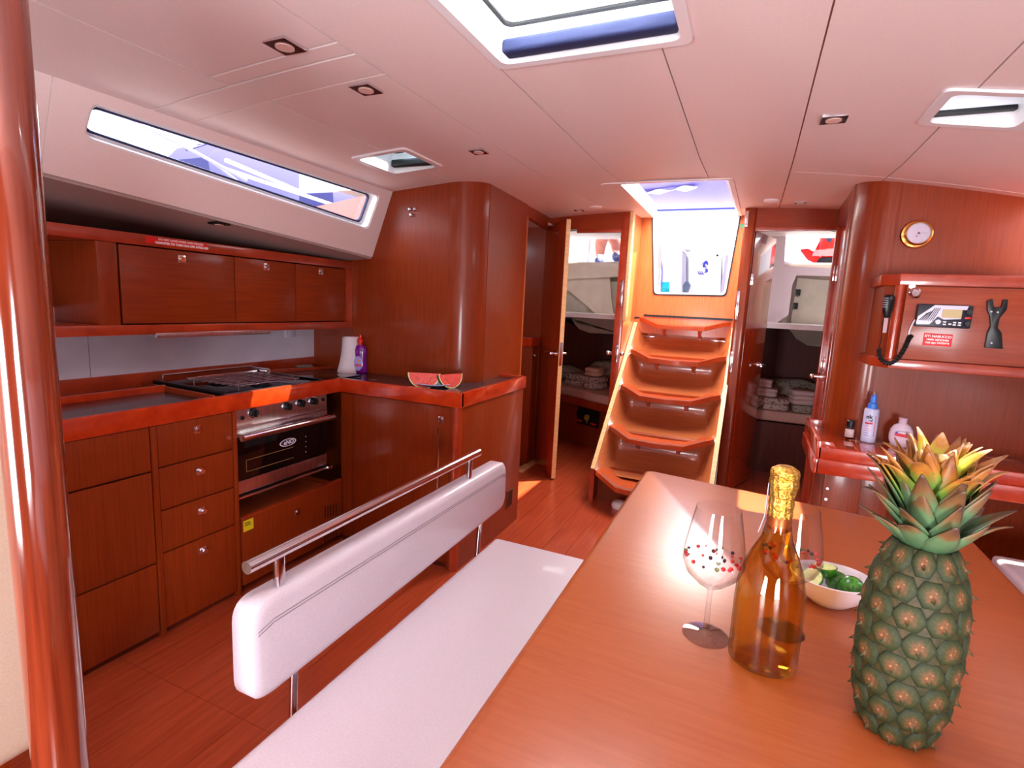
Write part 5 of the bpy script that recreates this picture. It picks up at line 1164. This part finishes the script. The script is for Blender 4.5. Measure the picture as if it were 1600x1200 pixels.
for dx in (0, 45, 92): em(S([(452+dx, 660), (466+dx, 655), (475+dx, 695), (510+dx, 725), (545+dx*.6, 735), (500+dx, 738), (465+dx, 715)]))
em(S([(530, 520), (540, 500), (575, 455), (600, 440), (572, 470), (548, 505)]))
obj('spot', B().ell(W(1121, 399, y=YT-.005), .012, 8, 6), blk_ink, tb2)
obj('side_sun_blocker', B().box((-.42, 3.0, 2.74), (cq[2].x+.9, cq[0].y-.3, 2.76)), violet, cn)  # added out of view to keep direct sun off the steps
obj('front_sun_blocker', B().box((-1.6, 3.0, 2.70), (-.42, 4.2, 2.74)), violet, cn)  # added out of view, blocks sun from the peninsula and passage floor
obj('hoop', B().tube([cq[3]+Vector((-.9, .0, 0)), cq[3]+Vector((-.95, .0, -1.4))], .014, 8).tube([cq[2]+Vector((.9, 0, 0)), cq[2]+Vector((.95, 0, -1.4))], .014, 8).tube([cq[3]+Vector((-.9, .0, 0)), cq[3]], .014, 8), chrome, cn)
struct('floor_coaming', B().box((-2.6, 6.12, 1.34), (-1.05, 9.4, 1.755)).box((.0, 6.12, 1.34), (1.6, 9.4, 1.745)), gel)
# rope, hose beside it
p = W(1036, 458, y=6.2)
rp_ = thing('rope_coil', p, 'small turquoise rope bundle at the lower left of the companionway view', 'rope')
for k in range(6): obj('strand', B().tube([W(1034+k*2.2, 458, y=6.1+.03*k), W(1035+k*1.9, 450, y=6.1), W(1036+k*1.4+(k % 2)*2, 441, y=6.12)], .012, 6), mat('turquoise_rope', (40, 190, 206), .8), rp_)
tag(obj('hose', B().tube([W(x, y, y=6.15) for x, y in ((1034, 459), (1034, 440), (1035, 425), (1034, 415), (1031, 402))], .012, 8), mat('lilac_hose', (150, 152, 200), .6)), 'grey-lilac hose rising behind the turquoise rope in the cockpit', 'hose')
tag(obj('winch_handle', B().tube([W(1071, 458, y=6.5), W(1073, 446, y=6.5), W(1073, 440, y=6.5)], [.03, .045, .02], 8), mat('slate_plastic', (90, 110, 130), .5)), 'dark tapered fitting beside the cockpit table leg', 'fitting')
# neighbouring yacht seen through the long galley window
XN = -7.5
nb = thing('neighbouring_yacht', (XN, 6, 1.5), 'blue-violet neighbouring yacht with white rails outside the galley window', 'boat')
lil = mat('hazy_violet_hull', (92, 92, 158), .6)
obj('hull', B().prism([W(x, y, x=XN) for x, y in ((324, 245), (345, 224), (380, 218), (440, 240), (468, 262), (468, 330), (440, 330), (330, 280))], (-1.0, 0, 0), .02), lil, nb)
obj('cabin_top', B().prism([W(x, y, x=XN) for x, y in ((520, 300), (560, 296), (580, 310), (560, 335), (522, 328))], (-1.0, 0, 0), .02), lil, nb)
for a_, c_ in (((352, 250), (470, 300)), ((345, 262), (520, 320)), ((300, 222), (330, 222))):
    obj('rail', B().tube([W(*a_, x=XN+.3), W(*c_, x=XN+.3)], .03, 6), white, nb)
obj('stanchion', B().tube([W(291, 234, x=XN+.3), W(330, 222, x=XN+.3)], .02, 6), lil, nb)
tag(obj('mooring_line', B().tube([W(166, 166, x=-3.4), W(300, 235, x=-3.4), W(385, 282, x=-3.4)], .012, 8), mat('grey_rope', (176, 180, 214), .7)), 'taut grey line slanting across the view outside the galley window', 'rope')
tag(obj('mooring_line', B().tube([W(330, 252, x=-3.6), W(372, 284, x=-3.6)], .010, 8), mat('grey_rope', (176, 180, 214), .7)), 'short line crossing lower down outside the galley window', 'rope')
# red life jackets / flag outside the right cabin window
def rag(name, pts, y, m, label, cat, dy=.1, grp=None):
    return tag(obj(name, B().prism([W(a, b_, y=y) for a, b_ in pts], (0, dy, 0), .02), m), label, cat, grp)
orange = noisy('red_jacket_cloth', (232, 44, 30), (200, 18, 20), (5, 5, 9), 3, 3, .7)
lj = thing('life_jacket', W(1293, 412, y=6.5), 'red life jacket with a black base hanging outside the right cabin window', 'life jacket')
obj('vest', B().prism([W(a, b_, y=6.5) for a, b_ in ((1283, 366), (1330, 366), (1330, 402), (1282, 402))], (0, .14, 0), .03, 3), orange, lj)
obj('pad', B().prism([W(a, b_, y=6.48) for a, b_ in ((1281, 402), (1330, 402), (1330, 420), (1270, 420))], (0, .16, 0), .02), rubber, lj)
obj('badge', B().prism([W(a, b_, y=6.47) for a, b_ in ((1291, 370), (1300, 370), (1299, 378), (1292, 377))], (0, .02, 0)), navy, lj)
rag('flag', ((1250, 390), (1262, 388), (1272, 394), (1283, 372), (1285, 398), (1276, 412), (1262, 406)), 6.7, orange, 'crumpled red flag outside the right cabin window left of the life jacket', 'flag', .02)
0 and rag('seat_cushion', ((1060, 366), (1215, 366), (1215, 420), (1060, 420)), 6.9, orange, 'red cushion in the cockpit seen past the right cabin door', 'cushion')
tag(obj('steering_wheel', B().tube([W(1262, 410, y=7.2)+Vector((.55*math.cos(a), 0, .55*math.sin(a)-.0)) for a in [2*PI*k/40 for k in range(41)]], .018, 8), mat('wheel_lilac', (160, 166, 214), .5)), 'large pale steering wheel rim outside the right cabin window', 'wheel')
# ------------------------------------------------------------------ person standing in the cockpit, legs seen through the left cabin window
skin = noisy('skin', (190, 112, 92), (204, 128, 106), (8, 8, 8), 2, 2, .5)
def skinned(name, vs, es, rs, m, parent, root=0, sub=2):
    me = bpy.data.meshes.new(name); me.from_pydata([tuple(v) for v in vs], es, []); o = bpy.data.objects.new(name, me); COL.objects.link(o)
    o.modifiers.new('skin', 'SKIN'); 
    if not me.skin_vertices: bpy.context.view_layer.objects.active = o
    for i, r in enumerate(rs): me.skin_vertices[0].data[i].radius = (r, r) if not isinstance(r, tuple) else r; me.skin_vertices[0].data[i].use_root = (i == root)
    s_ = o.modifiers.new('sub', 'SUBSURF'); s_.levels = sub; s_.render_levels = sub
    dg = bpy.context.evaluated_depsgraph_get(); m2 = bpy.data.meshes.new_from_object(o.evaluated_get(dg)); bpy.data.objects.remove(o)
    for p_ in m2.polygons: p_.use_smooth = True
    m2.transform(Matrix.Translation(-wloc(parent))); m2.materials.clear(); m2.materials.append(m); r_ = bpy.data.objects.new(name, m2); COL.objects.link(r_); r_.parent = parent; return r_
YP = 6.75
fA = W(938, 411, y=YP); kA = W(948, 372, y=YP); fB = W(962, 406, y=YP+.15); kB = W(938, 362, y=YP+.2)
zf = min(fA.z, fB.z)-.03
pr_ = thing('person', (fA.x, YP, 1.34), 'person standing in the cockpit, bare legs and dark shoes seen through the left cabin window', 'person')
an1 = Vector((fA.x-.01, YP, fA.z+.05)); kn1 = Vector((fA.x+.07, YP-.02, fA.z+.44)); hp = Vector((fA.x+.05, YP+.12, fA.z+.86))
an2 = Vector((fB.x, YP+.16, fB.z+.07)); kn2 = Vector((fA.x+.01, YP+.16, fA.z+.40))
vs = [hp, hp+Vector((-.09, 0, -.04)), kn1, an1, hp+Vector((.09, 0, -.04)), kn2, an2, hp+Vector((0, 0, .25)), hp+Vector((0, .0, .45)), hp+Vector((0, .0, .55)), hp+Vector((0, -.02, .68)), hp+Vector((-.19, 0, .44)), hp+Vector((-.25, .0, .17)), hp+Vector((-.24, -.08, -.07)), hp+Vector((.19, 0, .44)), hp+Vector((.25, .0, .17)), hp+Vector((.24, -.08, -.07)), an1+Vector((0, -.02, .20)), an2+Vector((-.02, 0, .18))]
es = [(0, 1), (1, 2), (2, 17), (17, 3), (0, 4), (4, 5), (5, 18), (18, 6), (0, 7), (7, 8), (8, 9), (9, 10), (8, 11), (11, 12), (12, 13), (8, 14), (14, 15), (15, 16)]
rs = [.15, .11, .08, .05, .11, .08, .05, .16, .16, .06, .10, .065, .048, .034, .065, .048, .034, .085, .085]
skinned('body', vs, es, rs, skin, pr_)
skinned('shorts', [hp+Vector((0, 0, .05)), hp+Vector((-.09, 0, -.06)), hp.lerp(kn1, .55), hp+Vector((.09, 0, -.06)), hp.lerp(kn2, .55)], [(0, 1), (1, 2), (0, 3), (3, 4)], [.175, .14, .125, .14, .125], navy, pr_)
skinned('shirt', [hp+Vector((0, 0, .08)), hp+Vector((0, 0, .25)), hp+Vector((0, 0, .46)), hp+Vector((-.19, 0, .44)), hp+Vector((.19, 0, .44))], [(0, 1), (1, 2), (2, 3), (2, 4)], [.175, .18, .17, .085, .085], white, pr_)
shoe = mat('navy_shoe', (58, 66, 120), .7)
for an, dirv in ((an1, Vector((.03, -.15, -.05))), (an2, Vector((.05, -.14, -.06)))):
    skinned('shoe', [an+Vector((0, .05, -.05)), an+Vector((0, 0, -.03)), an+dirv*.6+Vector((0, 0, -.02)), an+dirv+Vector((0, 0, -.02)), an+Vector((0, 0, .03))], [(0, 1), (1, 2), (2, 3), (1, 4)], [.055, .06, .055, .038, .062], shoe, pr_)
skinned('hair', [hp+Vector((0, .02, .72)), hp+Vector((0, .05, .66))], [(0, 1)], [.095, .085], rubber, pr_)
